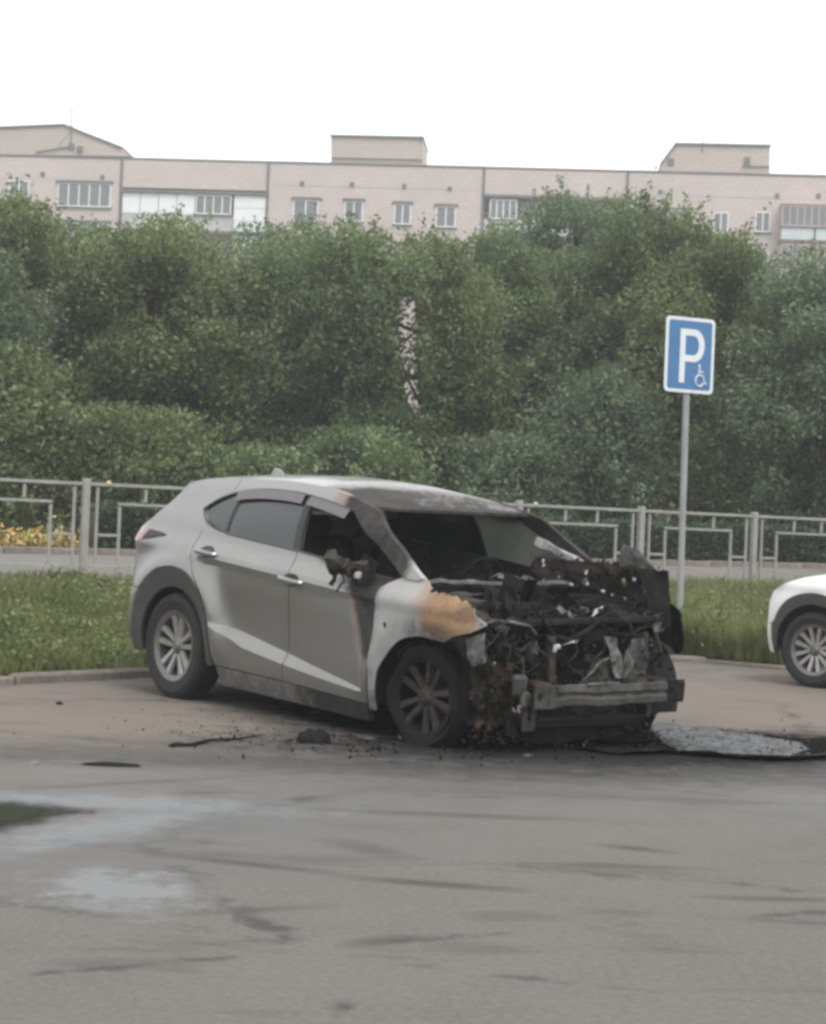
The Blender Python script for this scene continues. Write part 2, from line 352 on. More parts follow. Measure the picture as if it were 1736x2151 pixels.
CREASE = [[(x, zz_ - .055 * (min(max(x, -.4), 2.2) - 1.1)) for x in np.arange(.2, 2.2, .014)] for zz_ in (.975, 1.01)] + [[(x, .58 - .142 * (x - .56)) for x in np.arange(.47, 2.14, .014)], [(x, lerp(x, [.5, .6, .84, 1.25, 1.62, 2.04], [.56, .53, .455, .41, .375, .345])) for x in np.arange(.50, 2.14, .014)]]
def sidefn(s, off=0.):
    return lambda x, z: (x, s * (YS(x, z) + off), z)
def wheel(parent, loc, s, R0, w, rimr, mats, spokes=5, burnt=False, twin=True):
    e = empty('wheel', loc); e.parent = parent
    tm, rm, dm = mats
    if not burnt:
        pr = [(rimr + .005, -w * .42), (R0 - .045, -w * .5), (R0 - .012, -w * .44), (R0, -w * .3), (R0, w * .3), (R0 - .012, w * .44), (R0 - .045, w * .5), (rimr + .005, w * .42)]
        mb = MB().lathe(pr, 48, closed=True)
        for j in range(60):
            a = 2 * math.pi * j / 60
            for q in (-1, 1): mb.box(((R0 + .001) * math.cos(a), q * w * .2, (R0 + .001) * math.sin(a)), (.01, w * .3, .022), Matrix.Rotation(-a, 3, 'Y') @ Matrix.Rotation(q * .5, 3, 'X'))
        mb.obj('tyre', tm, e)
    else:
        pr = [(rimr - .01, -w * .4), (R0 - .03, -w * .46), (R0, -w * .25), (R0 - .005, w * .25), (R0 - .03, w * .46), (rimr - .01, w * .4)]
        MB().lathe(pr, 48, closed=True).jitter(.022, 11, 3).obj('tyre', tm, e, 60)
        mb = MB()
        for j in range(40):     # bared steel cords
            a0 = random.uniform(0, 6.28); r = R0 + random.uniform(-.02, .02); y0 = random.uniform(-.4, .4) * w
            mb.tube([((r + random.uniform(-.012, .012)) * math.cos(a0 + k * .16), y0 + random.uniform(-.02, .02), (r + random.uniform(-.012, .012)) * math.sin(a0 + k * .16)) for k in range(6)], .003, 4)
        mb.obj('steel_cords', M['rusty'], e)
    o = s * w * .36
    MB().lathe([(rimr, -w * .42), (rimr + .008, -w * .44), (rimr + .012, -w * .40), (rimr - .02, -w * .36), (rimr - .03, 0), (rimr - .02, w * .36), (rimr + .012, w * .40), (rimr + .012, w * .44), (rimr, w * .42), (rimr - .012, w * .38), (rimr - .036, 0), (rimr - .03, -w * .36)], 48, closed=True).obj('rim', M['char'] if burnt else M['rimgrey'], e)
    mb = MB(); Rt = rimr - .014
    for k in range(spokes):
        a = 2 * math.pi * k / spokes + math.pi / 2
        for q in ((-1, 1) if twin else (0,)):
            def pt(r, off, y): return Vector((r * math.cos(a) - off * math.sin(a), y, r * math.sin(a) + off * math.cos(a)))
            secs = []
            for r, off, hw in ((.045, .018 * q, .019), (.11, .031 * q, .021), (Rt, .054 * q, .027)):
                dish = o - s * .028 * (1 - abs(r - .05) / Rt)
                secs.append([pt(r, off - hw, dish - s * .014), pt(r, off - hw * .7, dish + s * .008), pt(r, off + hw * .7, dish + s * .008), pt(r, off + hw, dish - s * .014)])
            k0 = len(mb.v)
            for sc in secs: mb.v += sc
            for i in range(2):
                for j in range(4): mb.f.append((k0 + i * 4 + j, k0 + i * 4 + (j + 1) % 4, k0 + (i + 1) * 4 + (j + 1) % 4, k0 + (i + 1) * 4 + j))
    mb.obj('spokes', rm, e)
    MB().lathe([(.0, o + s * .004), (.028, o + s * .004), (.034, o - s * .004), (.066, o - s * .022), (.07, o - s * .05)], 24).obj('hub_cap', rm if burnt else M['rimgrey'], e)
    MB().lathe([(.03, -s * .01), (.155, -s * .01), (.155, -s * .035), (.03, -s * .035)], 36, closed=True).obj('brake_disc', dm, e)
    return e
def handle(parent, x, z, s, mat):
    y = s * YS(x, z); mb = MB()
    pts = cr([(x - .115, y - s * .004, z + .008), (x - .085, y + s * .03, z + .006), (x, y + s * .042, z), (x + .085, y + s * .03, z - .006), (x + .115, y - s * .004, z - .008)], 4)
    mb.tube(pts, [.013 + .006 * math.sin(math.pi * i / (len(pts) - 1)) for i in range(len(pts))], 8)
    h = mb.obj('door_handle', mat, parent)
    surf('recess_shade', [(x + .085 * math.cos(t), z + .004 + .040 * math.sin(t)) for t in np.linspace(0, 6.28, 18)[:-1]], sidefn(s, .002), M['black'], h, .03, .004)  # black oval on the door skin paints the shade behind the handle
def soot_a(x, z):
    v = 1.05 * ss(1.78, 1.98, x - .35 * (z - 1.0) * -1 if z < 1 else x) * ss(.45, .9, z) if x < 2.4 else 0
    v = max(v, .95 * math.exp(-((x - 1.9) / .17) ** 2 - ((z - 1.07) / .06) ** 2))
    return v
def build_car(root, burnt, pm, wheel_m):
    near = -1
    for s in (-1, 1):
        b = burnt
        at = {}
        if b: at = dict(soot=lambda x, z: (.4 * ss(1.3, 1.7, x) * ss(1.02, 1.10, z) + 1.15 * ss(1.90, 2.10, x + .30 * (z - .95)) * ss(.35, .7, z) + .95 * math.exp(-((x - 1.96) / .17) ** 2 - ((z - 1.04) / .10) ** 2)) if s < 0 else ss(.9, 1.7, x),
                        rust=lambda x, z: .47 * ss(1.80, 2.0, x + .30 * (z - .95)) * ss(.32, .6, z) if s < 0 else .4 * ss(.6, 1.4, x))
        d = surf('rear_door', POLY['rear_door'], sidefn(s), pm, root, .026 if b and s < 0 else .05, .02, (0, s, 0), attrs=at, extra=CREASE if b and s < 0 else (), smooth=16 if b and s < 0 else 40)
        handle(d, .36, 1.048, s, pm)
        surf('window_glass', WIN_REAR, sidefn(s, -.012), M['glass'], d, .06, .004, (0, s, 0))
        if b:
            vt = sub(DTOP, .42, 1.165); vp = vt + [(x, z - .062) for x, z in reversed(vt)]
            surf('wind_deflector', vp, sidefn(s, .016), M['visor'], d, .05, .003, (0, s, 0))
        d = surf('front_door', POLY['front_door'], sidefn(s), pm, root, .026 if b and s < 0 else .05, .02, (0, s, 0), attrs=at, extra=CREASE if b and s < 0 else (), smooth=16 if b and s < 0 else 40)
        handle(d, 1.355, .95, s, pm)
        if b:
            vt = sub(DTOP, 1.235, 1.69); vp = vt + [(x - .02, z - .055) for x, z in reversed(vt)]
            surf('wind_deflector', vp, sidefn(s, .016), M['visor'], d, .05, .003, (0, s, 0))
        if b and s > 0: surf('sooty_window', WIN_FR, sidefn(s, -.012), M['sooty'], d, .06, .004, (0, s, 0))
        if not b: surf('window_glass', WIN_FR, sidefn(s, -.012), M['glass'], d, .06, .004, (0, s, 0))
        surf('quarter_glass', WIN_Q, sidefn(s, -.012), M['glass'], root, .06, .004, (0, s, 0))
        surf('pillar_trim', BPIL, sidefn(s, -.004), M['black'], root, .06, .03, (0, s, 0))
        surf('pillar_trim', [(.425, 1.46), (.455, 1.47), (.478, 1.19), (.448, 1.19)], sidefn(s, -.006), M['black'], root, .06, .01, (0, s, 0))
        surf('rocker_panel', POLY['rocker_panel'], sidefn(s), M['clad'] if not b else pm, root, .06, .05, (0, s, 0), attrs=dict(soot=lambda x, z: .45 + .6 * ss(1.2, 1.9, x)) if b else None)
        surf('rear_quarter_panel', POLY['rear_quarter_panel'], sidefn(s), pm, root, .04, .015, (0, s, 0))
        surf('rear_bumper_corner', POLY['rear_bumper_side'], sidefn(s), pm, root, .04, .015, (0, s, 0))
        surf('arch_cladding', POLY['arch_cladding'], sidefn(s, .006), M['clad'], root, .04, .02, (0, s, 0))
        ra = dict(soot=lambda x, z: 1.05 * ss(1.5, 1.68, x) * (1 - .8 * ss(2.28, 2.46, x)) if s < 0 else ss(1.0, 1.5, x),
                  rust=lambda x, z: .55 * ss(1.38, 1.5, x) * (1 - ss(1.7, 1.9, x)), ash=lambda x, z: .9 * ss(2.2, 2.36, x) + .5 * ss(1.45, 1.7, x)) if b else None
        surf('roof_rail', POLY['roof_rail'], sidefn(s), pm, root, .03, .035, (0, s, 0), attrs=ra)
        # chrome line round the windows
        tr = cr([(.10, 1.333), (.205, 1.252), (.33, 1.213), (.46, 1.193)], 4) + sub(BELT, .47, 1.75 if b else 2.2)
        MB().tube([(x, s * (YS(x, z) + .002), z) for x, z in tr], .007, 6).obj('window_trim', M['clad'], root)
        MB().tube([(x, s * (YS(x, z) + .002), z) for x, z in sub(DTOP, .102, 1.68)], .008, 6).obj('window_trim', M['clad'], root)
        TL = cr([(-.74, 1.150), (-.60, 1.165), (-.42, 1.155), (-.20, 1.128), (-.36, 1.095), (-.55, 1.06), (-.74, 1.055)], 4)
        surf('tail_light', TL, sidefn(s, .006), M['tail'], root, .04, .015, (0, s, 0))
        surf('lamp_smoked_tip', cr([(-.43, 1.150), (-.30, 1.143), (-.205, 1.128), (-.32, 1.105), (-.46, 1.083)], 4), sidefn(s, .009), M['black'], root, .04, .004, (0, s, 0))
        # dark wheel well
        for wx, zz in ((0, .37), (2.66, .38)):
            mb = MB(); n = 16; pr = [(wx + .43 * math.cos(R(-10 + 200 * i / n)), zz + .43 * math.sin(R(-10 + 200 * i / n))) for i in range(n + 1)]
            k = len(pr); mb.v = [Vector((x, s * .87, z)) for x, z in pr] + [Vector((x, s * .52, z)) for x, z in pr]
            mb.f = [(i, i + 1, k + i + 1, k + i) for i in range(k - 1)] + [tuple(range(k, 2 * k))]
            if burnt and wx > 1 and s < 0:
                mb.v = [Vector((min(p.x, 3.0), p.y, p.z)) for p in mb.v]
            mb.obj('wheel_well', M['liner'] if not (burnt and wx > 1) else M['char'], root)
    # roof, spoiler, antenna
    def rooff(x, y):
        ye = YS(x, lerp(x, ZEx, ZEz)) - .004; ze = lerp(x, ZEx, ZEz); zc = lerp(x, ZCx, ZCz)
        t = min(1, abs(y)); z = ze + (zc - ze) * (1 - t ** 2.4) - .004
        return (x, y * ye, z)
    n = 14; P = [(-.46 + .22 * abs(y) ** 3, y) for y in np.linspace(-1, 1, n)] + [(x, 1) for x in np.linspace(-.2, 1.8, 36)]
    hd = [(1.86 - .03 * abs(y) ** 2 + (.022 * mnoise.noise((y * 9, 1, 2)) + .014 * mnoise.noise((y * 31, 4, 2)) if burnt else 0), y) for y in np.linspace(1, -1, 40)]
    P += hd + [(x, -1) for x in np.linspace(1.8, -.2, 36)]
    ra = dict(ash=lambda x, y: .8 * ss(.9, 1.35, x + .15 * y), soot=lambda x, y: .70 * ss(1.1, 1.65, x - .12 * y) + .5 * ss(1.35, 1.6, x) * ss(.2, .8, -y) + .6 * ss(1.78, 1.86, x), rust=lambda x, y: .5 * ss(1.2, 1.4, x) * ss(-.55, -.9, y)) if burnt else None
    surf('roof_panel', P, rooff, pm, root, .05, .02, (0, 0, 1), attrs=ra)
    sp = MB(); ns = 13; rows = []
    for x, dz in ((-.36, 0), (-.50, -.008), (-.62, -.03), (-.625, -.05), (-.50, -.06), (-.36, -.06)):
        row = []
        for j in range(ns):
            y = -1 + 2 * j / (ns - 1); xx, yy, zz = rooff(-.36, y * .97); w = .645 - .10 * (-.36 - x) / .26
            row.append((x + .05 * abs(y) ** 3 + .14 * abs(y) ** 4 * (-.36 - x) / .26, y * w, lerp(x, ZCx, ZCz) - .045 * abs(y) ** 2.4 + dz + .004))
        rows.append(row)
    for row in rows: sp.v += [Vector(p) for p in row]
    L = len(rows)
    for i in range(L):
        for j in range(ns - 1): sp.f.append((i * ns + j, i * ns + j + 1, ((i + 1) % L) * ns + j + 1, ((i + 1) % L) * ns + j))
    sp.f += [tuple(i * ns for i in range(L)), tuple(i * ns + ns - 1 for i in reversed(range(L)))]
    sp.obj('roof_spoiler', pm, root)
    mb = MB(); fin = [(.02, 0), (.045, .035), (.10, .06), (.145, .065), (.16, .03), (.165, 0)]
    zr = rooff(-.1, 0)[2]
    mb.v = [Vector((-.02 - a, .02, zr + b)) for a, b in fin] + [Vector((-.02 - a, -.02, zr + b)) for a, b in fin]
    for i, p in enumerate(mb.v):
        p.y *= (1 - .75 * (p.z - zr) / .065)
    L = len(fin); mb.f = [tuple(range(L)), tuple(range(2 * L - 1, L - 1, -1))] + [(i, (i + 1) % L, L + (i + 1) % L, L + i) for i in range(L)]
    mb.obj('antenna_fin', pm, root)
    # rear end
    def rear(z0, z1, name, mat, n=9, off=0., par=root):
        mb = MB(); ny = 17
        for i in range(n):
            z = z0 + (z1 - z0) * i / (n - 1); xe = xend(z); ye = YS(xe, z)
            for j in range(ny):
                y = -1 + 2 * j / (ny - 1); mb.v.append(Vector((xe - (.20 + off) * (1 - abs(y) ** 2.6), y * ye, z)))
        for i in range(n - 1):
            for j in range(ny - 1): mb.f.append((i * ny + j, i * ny + j + 1, (i + 1) * ny + j + 1, (i + 1) * ny + j))
        return mb.obj(name, mat, par)
    rear(.27, .735, 'rear_bumper', pm); tg = rear(.745, 1.19, 'tailgate', pm); rear(1.195, 1.49, 'rear_window', M['glass'])
    # underbody and inner shell
    MB().box((.85, 0, .30), (3.1, 1.5, .06)).obj('floor_pan', M['liner'], root)
    MB().box((-.45, 0, .62), (.5, 1.2, .56)).obj('luggage_floor', M['liner'], root)
    # wheels
    for s in (-1, 1):
        wheel(root, (0, s * .79, .365), s, .365, .225, .238, wheel_m)
    return rooff

# ---------------------------------------------------------------- burnt car
CX, CY, AL, CP = -.9632, 12.769, .8682, .043
car = empty('burnt_car', (CX, CY, 0), (0, CP, -AL))
props(car, 'silver crossover with its front end burnt out, bonnet and bumper gone', 'car')
build_car(car, True, M['silver'], (M['rubber'], M['alloy'], M['rotor']))
# front wheels: rims on burnt carcasses
for s in (-1, 1):
    e = wheel(car, (2.66, s * .785, .395), s, .305, .225, .235, (M['char'], M['steel'], M['rusty']), burnt=True)
    e.rotation_euler = (0, R(18), R(4))
# near front fender: bleached then rusted, torn front edge
def jag(pts, amp, seed):
    return [(x + amp * mnoise.noise((x * 30, z * 30, seed)), z + amp * mnoise.noise((x * 30 + 9, z * 30, seed))) for x, z in pts]
FT = [(2.97, .785), (3.05, .81), (3.14, .865)] + jag(cr([(3.10, .895), (3.05, .94), (3.02, .965), (2.93, .985), (2.85, 1.005), (2.76, 1.005), (2.69, 1.01), (2.655, 1.02)], 5), .026, 3) + [(2.635, 1.03), (2.60, 1.055), (2.52, 1.085), (2.44, 1.105), (2.38, 1.075), (2.34, 1.055), (2.26, 1.02)]
surf('front_fender', FENDER + FT, lambda x, z: (x, -(YS(x, z) + .004 - .22 * max(0, z - 1.0) - .012 * mnoise.noise((x * 7, z * 7, 4))), z), M['silver'], car, .028, .008, (0, -1, 0), holes=[[(2.335 + .018 * math.cos(t), .775 + .02 * math.sin(t)) for t in np.linspace(0, 6.28, 9)[:-1]]],
     attrs=dict(ash=lambda x, z: .95 - .35 * ss(2.62, 2.7, x) + .1, rust=lambda x, z: .92 * ss(2.38, 2.84, x) - .55 * ss(3.03, 3.1, x) - .2 * ss(.84, .76, z), soot=lambda x, z: .56 * ss(.92, .76, z) * ss(2.35, 2.6, x) + .35 * ss(2.3, 2.22, x) + .3 * ss(.95, 1.02, z) * ss(2.6, 2.7, x) + .2 * ss(.5, .3, z)))
# far fender, charred
FARF = FENDER + cr([(2.96, .70), (3.02, .66), (3.07, .70), (3.10, .77), (3.09, .85), (3.05, .92), (2.98, .97)], 4) + [ (2.8, 1.0), (2.6, 1.04), (2.44, 1.10), (2.34, 1.055), (2.26, 1.02)]
surf('front_fender', FARF, lambda x, z: (x, YS(x, z) + .02 * mnoise.noise((x * 5, z * 5, 9)), z), M['char'], car, .035, .008, (0, 1, 0))
# bleached strip where far pillar meets fender
mb = MB(); k = cr([(1.93, .70, 1.275), (2.03, .72, 1.25), (2.12, .73, 1.215), (2.2, .74, 1.19), (2.3, .75, 1.15)], 5)
for i in range(len(k) - 1): mb.box(((Vector(k[i]) + Vector(k[i + 1])) / 2), (.07, .03, .05), Matrix.Rotation(.35, 3, 'Y'))
mb.jitter(.014, 14).obj('pillar_flake', M['ash'], car)
# cowl, firewall, dash
def wav(pts, amp, f, sd): return [Vector(p) + mnoise.noise_vector(Vector(p) * f + Vector((sd, 0, 0))) * amp for p in pts]
mb = MB()
cw = cr([(2.42, -.72, 1.035), (2.43, -.4, 1.04), (2.44, 0, 1.03), (2.43, .4, 1.045), (2.42, .72, 1.03)], 8); mb.tube(cw, .02, 6); mb.jitter(.012, 8)
mb.obj('cowl_panel', M['ashmetal'], car)
MB().box((2.44, -.02, 1.055), (.03, .09, .03), ch=.008).jitter(.01, 20).obj('cowl_chip', M['ash'], car)
def sheet(name, p00, p10, p11, p01, mat, nu=10, nv=10, amp=.02, f=7, seed=0, holes=0, th=.004, par=car):
    """crumpled sheet spanned by four corners; a few ragged holes"""
    a, b, c, d = (Vector(p) for p in (p00, p10, p11, p01)); nrm = ((b - a).cross(d - a)).normalized(); rs = random.Random(seed)
    hl = [(rs.uniform(.08, .92), rs.uniform(.12, .9), rs.uniform(.012, .03)) for _ in range(holes)]
    poly = [(i / nu, 0) for i in range(nu)] + [(1, i / nv) for i in range(nv)] + [(1 - i / nu, 1) for i in range(nu)] + [(0, 1 - i / nv) for i in range(nv)]
    poly = [(u + .05 * mnoise.noise((u * 9, v * 9, seed)), v + .05 * mnoise.noise((u * 9 + 5, v * 9, seed))) for u, v in poly]
    w = ((b - a).length + (c - d).length) / 2; h = ((d - a).length + (c - b).length) / 2
    hp = [[(u + r / w * math.cos(t), v + r * rs.uniform(.9, 1.5) / h * math.sin(t)) for t in np.linspace(0, 6.28, 7)[:-1]] for u, v, r in hl]
    def fn(u, v):
        p = a * (1 - u) * (1 - v) + b * u * (1 - v) + c * u * v + d * (1 - u) * v
        return p + nrm * amp * (mnoise.noise(p * f + Vector((seed, 0, 0))) * 1.4 + .6 * mnoise.noise(p * f * 2.7 + Vector((0, seed, 0))))
    return surf(name, poly, fn, mat, par, 1. / max(nu, nv), th, tuple(nrm), holes=hp, smooth=30)
sheet('cowl_plenum', (2.40, -.7, .93), (2.40, .7, .93), (2.46, .7, 1.03), (2.46, -.7, 1.03), M['char'], 14, 4, .03, 8, 81)
sheet('firewall', (2.37, -.72, .35), (2.37, .72, .35), (2.42, .72, 1.02), (2.42, -.72, 1.02), M['char'], 12, 8, .03, 5, 2)
# dashboard with collapsed top
mb = MB()
for j in range(13):
    y = -.66 + 1.32 * j / 12; dz = .03 * mnoise.noise((j * .7, 2, 3))
    mb.v += [Vector((2.36, y, .62)), Vector((1.93, y, .60)), Vector((1.86, y, .78 + dz)), Vector((1.92, y, .955 + dz)), Vector((2.1, y, 1.0 + dz)), Vector((2.36, y, 1.0 + dz * .4))]
for j in range(12):
    for i in range(5): mb.f.append((j * 6 + i, j * 6 + i + 1, j * 6 + i + 7, j * 6 + i + 6))
mb.jitter(.02, 8).obj('dashboard', M['char'], car)
sheet('dash_remnant', (2.05, .12, 1.03), (2.1, .62, 1.03), (2.3, .6, 1.05), (2.3, .15, 1.06), M['ashmetal'], 8, 6, .05, 9, 5)
MB().tube([(1.74 + .06 * math.sin(t), .36 + .19 * math.cos(t), .98 + .17 * math.sin(t)) for t in np.linspace(0, 6.28, 25)], .012, 8, False).tube([(1.76, .36, .97), (2.0, .36, .9)], .025).obj('steering_wheel', M['char'], car)
def seat(x, y, w, mat):
    e = empty('seat', (x, y, .35)); e.parent = car
    MB().box((.0, 0, .13), (.50, w, .16), ch=.05).jitter(.015, 6, x).obj('seat_cushion', mat, e)
    MB().box((-.30, 0, .50), (.15, w * .96, .66), Matrix.Rotation(-.22, 3, 'Y'), ch=.05).jitter(.02, 6, y).obj('seat_back', mat, e)
    MB().box((-.40, 0, .89), (.10, .26, .16), Matrix.Rotation(-.2, 3, 'Y'), ch=.04).jitter(.01, 6).tube([(-.38, -.06, .78), (-.39, -.06, .86)], .008).tube([(-.38, .06, .78), (-.39, .06, .86)], .008).obj('headrest', mat, e)
seat(1.25, -.37, .50, M['seat']); seat(1.25, .37, .50, M['seat']); seat(.35, -.34, .62, M['seat']); seat(.35, .34, .62, M['seat'])
sheet('hanging_headliner', (1.7, -.55, 1.40), (1.72, .1, 1.42), (1.45, .1, 1.28), (1.4, -.5, 1.24), M['char'], 10, 8, .05, 5, 11)
# melted door mirror
mb = MB().tube(cr([(2.05, -.88, 1.10), (1.98, -.95, 1.08), (1.93, -1.0, 1.10), (1.86, -1.02, 1.16)], 4), [.03, .03, .03, .03, .035, .035, .04, .04, .045, .045, .045, .04, .03], 8)
mb.box((2.06, -.90, 1.07), (.14, .05, .12), ch=.02).tube(cr([(1.90, -1.0, 1.12), (1.86, -.98, 1.02), (1.84, -.96, .97)], 4), [.02] * 4 + [.012] * 5, 6)
mb.jitter(.035, 11, 2).jitter(.03, 27, 5).obj('melted_mirror', M['steel'], car)
for i in range(5):
    r_ = random.Random(70 + i); q_ = [(1.9 + r_.uniform(-.08, .22), -.97 + r_.uniform(-.03, .04), 1.1 + r_.uniform(-.04, .05))]
    for k in range(3): q_.append((q_[-1][0] + r_.uniform(-.03, .03), q_[-1][1] + r_.uniform(-.02, .02), q_[-1][2] - r_.uniform(.02, .06)))
    MB().tube(cr(q_, 4), .006, 5).obj('melted_drip', M['char'], car)
MB().box((2.10, -.965, 1.05), (.05, .03, .045), ch=.01).jitter(.012, 20).obj('mirror_glint', M['ash'], car)  # solid pale chip put in to imitate a glint by the mirror
sheet('mirror_mount', (2.0, -.905, 1.06), (2.2, -.915, 1.02), (2.2, -.90, 1.14), (2.03, -.885, 1.18), M['char'], 6, 6, .015, 9, 3)

# ---- engine bay
mb = MB().box((2.80, .02, .62), (.50, .70, .46), ch=.04).box((2.78, -.10, .86), (.36, .48, .12), Matrix.Rotation(.05, 3, 'X'), ch=.03).box((2.86, .38, .70), (.34, .26, .36), ch=.03)
mb.lathe([(.0, -.05), (.07, -.05), (.08, 0), (.05, .05), (0, .05)], 16, 'y', (3.02, -.30, .66)).lathe([(.0, -.04), (.09, -.04), (.09, .02), (0, .02)], 16, 'y', (3.0, -.36, .52))
for i in range(4): mb.tube([(2.72 + .02 * i, -.28 + .13 * i, .90), (2.92, -.28 + .13 * i, .95), (3.04, -.26 + .13 * i, .84)], .026, 8)
mb.jitter(.022, 8).obj('engine', M['char'], car)
for s in (-1, 1):
    MB().lathe([(.0, 1.0), (.06, .995), (.075, .97), (.15, .955), (.155, .90), (.17, .6)], 20, 'z', (2.60, s * .58, 0)).jitter(.012, 9, s).obj('strut_tower', M['steel'] if s < 0 else M['char'], car)
    mb = MB(); rl = cr([(2.36, s * .70, .96), (2.6, s * .74, .93), (2.9, s * .74, .88), (3.12, s * .68, .82)], 4)
    mb.tube(rl, [.045] * 9 + [.038] * (len(rl) - 9), 4); mb.jitter(.015, 9, s + 5).obj('inner_fender_rail', M['steel'] if s < 0 else M['char'], car)
    MB().box((3.0, s * .49, .49), (.56, .09, .12), ch=.01).jitter(.01, 8, s).obj('chassis_rail', M['rusty'], car)
    sheet('wheelhouse', (2.42, s * .56, .35), (3.02, s * .56, .35), (3.02, s * .66, .86), (2.42, s * .66, .90), M['rusty'], 10, 8, .03, 6, 7 + s)
# radiator support and crash beam
mb = MB().box((3.15, 0, .885), (.05, 1.16, .045), ch=.01)
mb.v = wav(mb.v, .03, 3, 4)
mb.tube(cr([(3.15, -.56, .89), (3.18, -.42, .86), (3.17, -.34, .80), (3.20, -.20, .79), (3.18, -.02, .88), (3.15, .16, .93), (3.14, .45, .90), (3.14, .6, .88)], 5), .018, 6).jitter(.03, 9).obj('radiator_support_bar', M['char'], car)
MB().box((3.17, -.345, .62), (.035, .05, .36), Matrix.Rotation(.05, 3, 'X'), ch=.006).jitter(.03, 10).obj('support_upright', M['steel'], car)
MB().box((3.17, .43, .62), (.035, .05, .40), ch=.006).jitter(.01, 10).obj('support_upright', M['steel'], car)
MB().box((3.14, 0, .285), (.06, 1.0, .06), ch=.01).jitter(.02, 7).obj('lower_tie_bar', M['char'], car)
sheet('lower_shroud', (3.10, -.52, .17), (3.10, .54, .17), (3.13, .52, .44), (3.13, -.50, .44), M['char'], 14, 6, .04, 7, 71)  # dark sheets stand for burnt plates and the shadow below the beam
sheet('lower_shroud_side', (3.14, .44, .17), (3.02, .56, .17), (3.06, .56, .44), (3.18, .46, .44), M['char'], 5, 6, .02, 9, 72)
sheet('hanging_bracket', (3.2, .46, .25), (3.2, .49, .25), (3.21, .50, .42), (3.21, .465, .42), M['ashmetal'], 3, 6, .012, 12, 73)
sheet('radiator', (3.06, -.34, .34), (3.06, .46, .34), (3.08, .44, .80), (3.08, -.32, .78), M['char'], 14, 9, .035, 7, 21)
sheet('condenser_strip', (3.19, .05, .80), (3.19, .16, .79), (3.20, .235, .55), (3.20, .16, .55), M['ashmetal'], 4, 8, .02, 12, 31)
sheet('condenser_strip', (3.19, .30, .79), (3.19, .44, .79), (3.20, .25, .54), (3.20, .19, .58), M['ashmetal'], 4, 8, .02, 12, 33)
sheet('grille_shutter', (3.17, -.10, .52), (3.18, .44, .52), (3.17, .46, .70), (3.17, .02, .66), M['steel'], 8, 5, .03, 9, 35)
MB().tube(cr([(3.21, -.12, .54), (3.22, -.06, .60), (3.215, .03, .655), (3.20, .10, .67)], 6), .006, 6).jitter(.01, 14).obj('bent_pipe', M['ashmetal'], car)
# beam: shallow C section, bowed
mb = MB(); sec = [(0, .06), (.022, .058), (.028, .02), (.012, .008), (.012, -.008), (.028, -.02), (.022, -.058), (0, -.06), (-.03, -.055), (-.03, .055)]
N = 25
for j in range(N):
    y = -.47 + .93 * j / (N - 1); bow = .05 * (1 - (y / .6) ** 2)
    for a, b in sec: mb.v.append(Vector((3.31 + bow + a, y, .485 + b + .006 * mnoise.noise((y * 6, a * 9, 1)))))
L = len(sec)
for j in range(N - 1):
    for i in range(L): mb.f.append((j * L + i, j * L + (i + 1) % L, (j + 1) * L + (i + 1) % L, (j + 1) * L + i))
mb.f += [tuple(reversed(range(L))), tuple((N - 1) * L + i for i in range(L))]
bb = mb.jitter(.012, 9, 2).obj('bumper_beam', M['beam'], car)
MB().box((3.37, -.12, .548), (.03, .26, .014), ch=.004).obj('beam_edge_strip', M['ashmetal'], bb)
for s in (-1, 1):
    fr = [(-.085, -.068), (.085, -.068), (.085, .068), (-.085, .068)]
    hl = [[(hx + .02 * math.cos(t), hz + .024 * math.sin(t)) for t in np.linspace(0, 6.28, 9)[:-1]] for hx, hz in ((.02, .03), (.02, -.035), (-.045, 0))]
    surf('crash_can_plate', fr, lambda a, b, s=s: (3.345 - .10 * abs(a) * (a * s > 0), s * .545 + a, .482 + b), M['beam'] if s < 0 else M['char'], car, .02, .006, (1, 0, 0), holes=hl)
    mb = MB()
    mb.box((3.29, s * .50, .482), (.10, .13, .12), ch=.01); mb.jitter(.008, 12, s).obj('crash_can', M['steel'] if s < 0 else M['char'], car)
MB().box((3.30, .58, .482), (.10, .10, .125), ch=.012).jitter(.008, 12).obj('beam_end_block', M['char'], car)
# near headlight cavity
sheet('headlight_backing', (3.02, -.80, .60), (3.12, -.40, .60), (3.12, -.40, .84), (3.04, -.80, .84), M['char'], 10, 7, .05, 8, 41)
sheet('fender_liner', (3.00, -.875, .77), (3.12, -.85, .82), (3.14, -.83, .66), (3.05, -.86, .62), M['ashmetal'], 6, 6, .02, 9, 43)
sheet('fender_liner', (2.98, -.84, .66), (3.10, -.80, .68), (3.08, -.74, .30), (2.98, -.80, .28), M['bonnet'], 10, 12, .055, 10, 45)
sheet('fender_liner', (3.06, -.78, .66), (3.14, -.62, .64), (3.12, -.60, .30), (3.06, -.72, .26), M['rusty'], 10, 12, .06, 10, 46)
MB().tube(cr([(3.10, -.865, .868), (3.16, -.78, .892), (3.19, -.68, .885), (3.20, -.58, .862), (3.19, -.50, .82)], 5), [.009] * 8 + [.012] * 6 + [.007] * 7, 6).jitter(.012, 16).obj('fender_top_edge', M['ashmetal'], car)
MB().box((3.24, -.655, .53), (.05, .10, .13), ch=.02).box((3.25, -.615, .45), (.05, .08, .10), ch=.02).jitter(.02, 9).obj('washer_tank', M['beam'], car)
surf('bracket_plate', [(-.05, -.09), (.05, -.09), (.06, .08), (-.045, .08)], lambda a, b: (3.25 - .08 * abs(a), -.575 + a, .365 + b), M['beam'], car, .02, .006, (1, 0, 0), holes=[[(-.014, -.03), (.016, -.03), (.018, .05), (-.012, .05)]])
rs = random.Random(5)
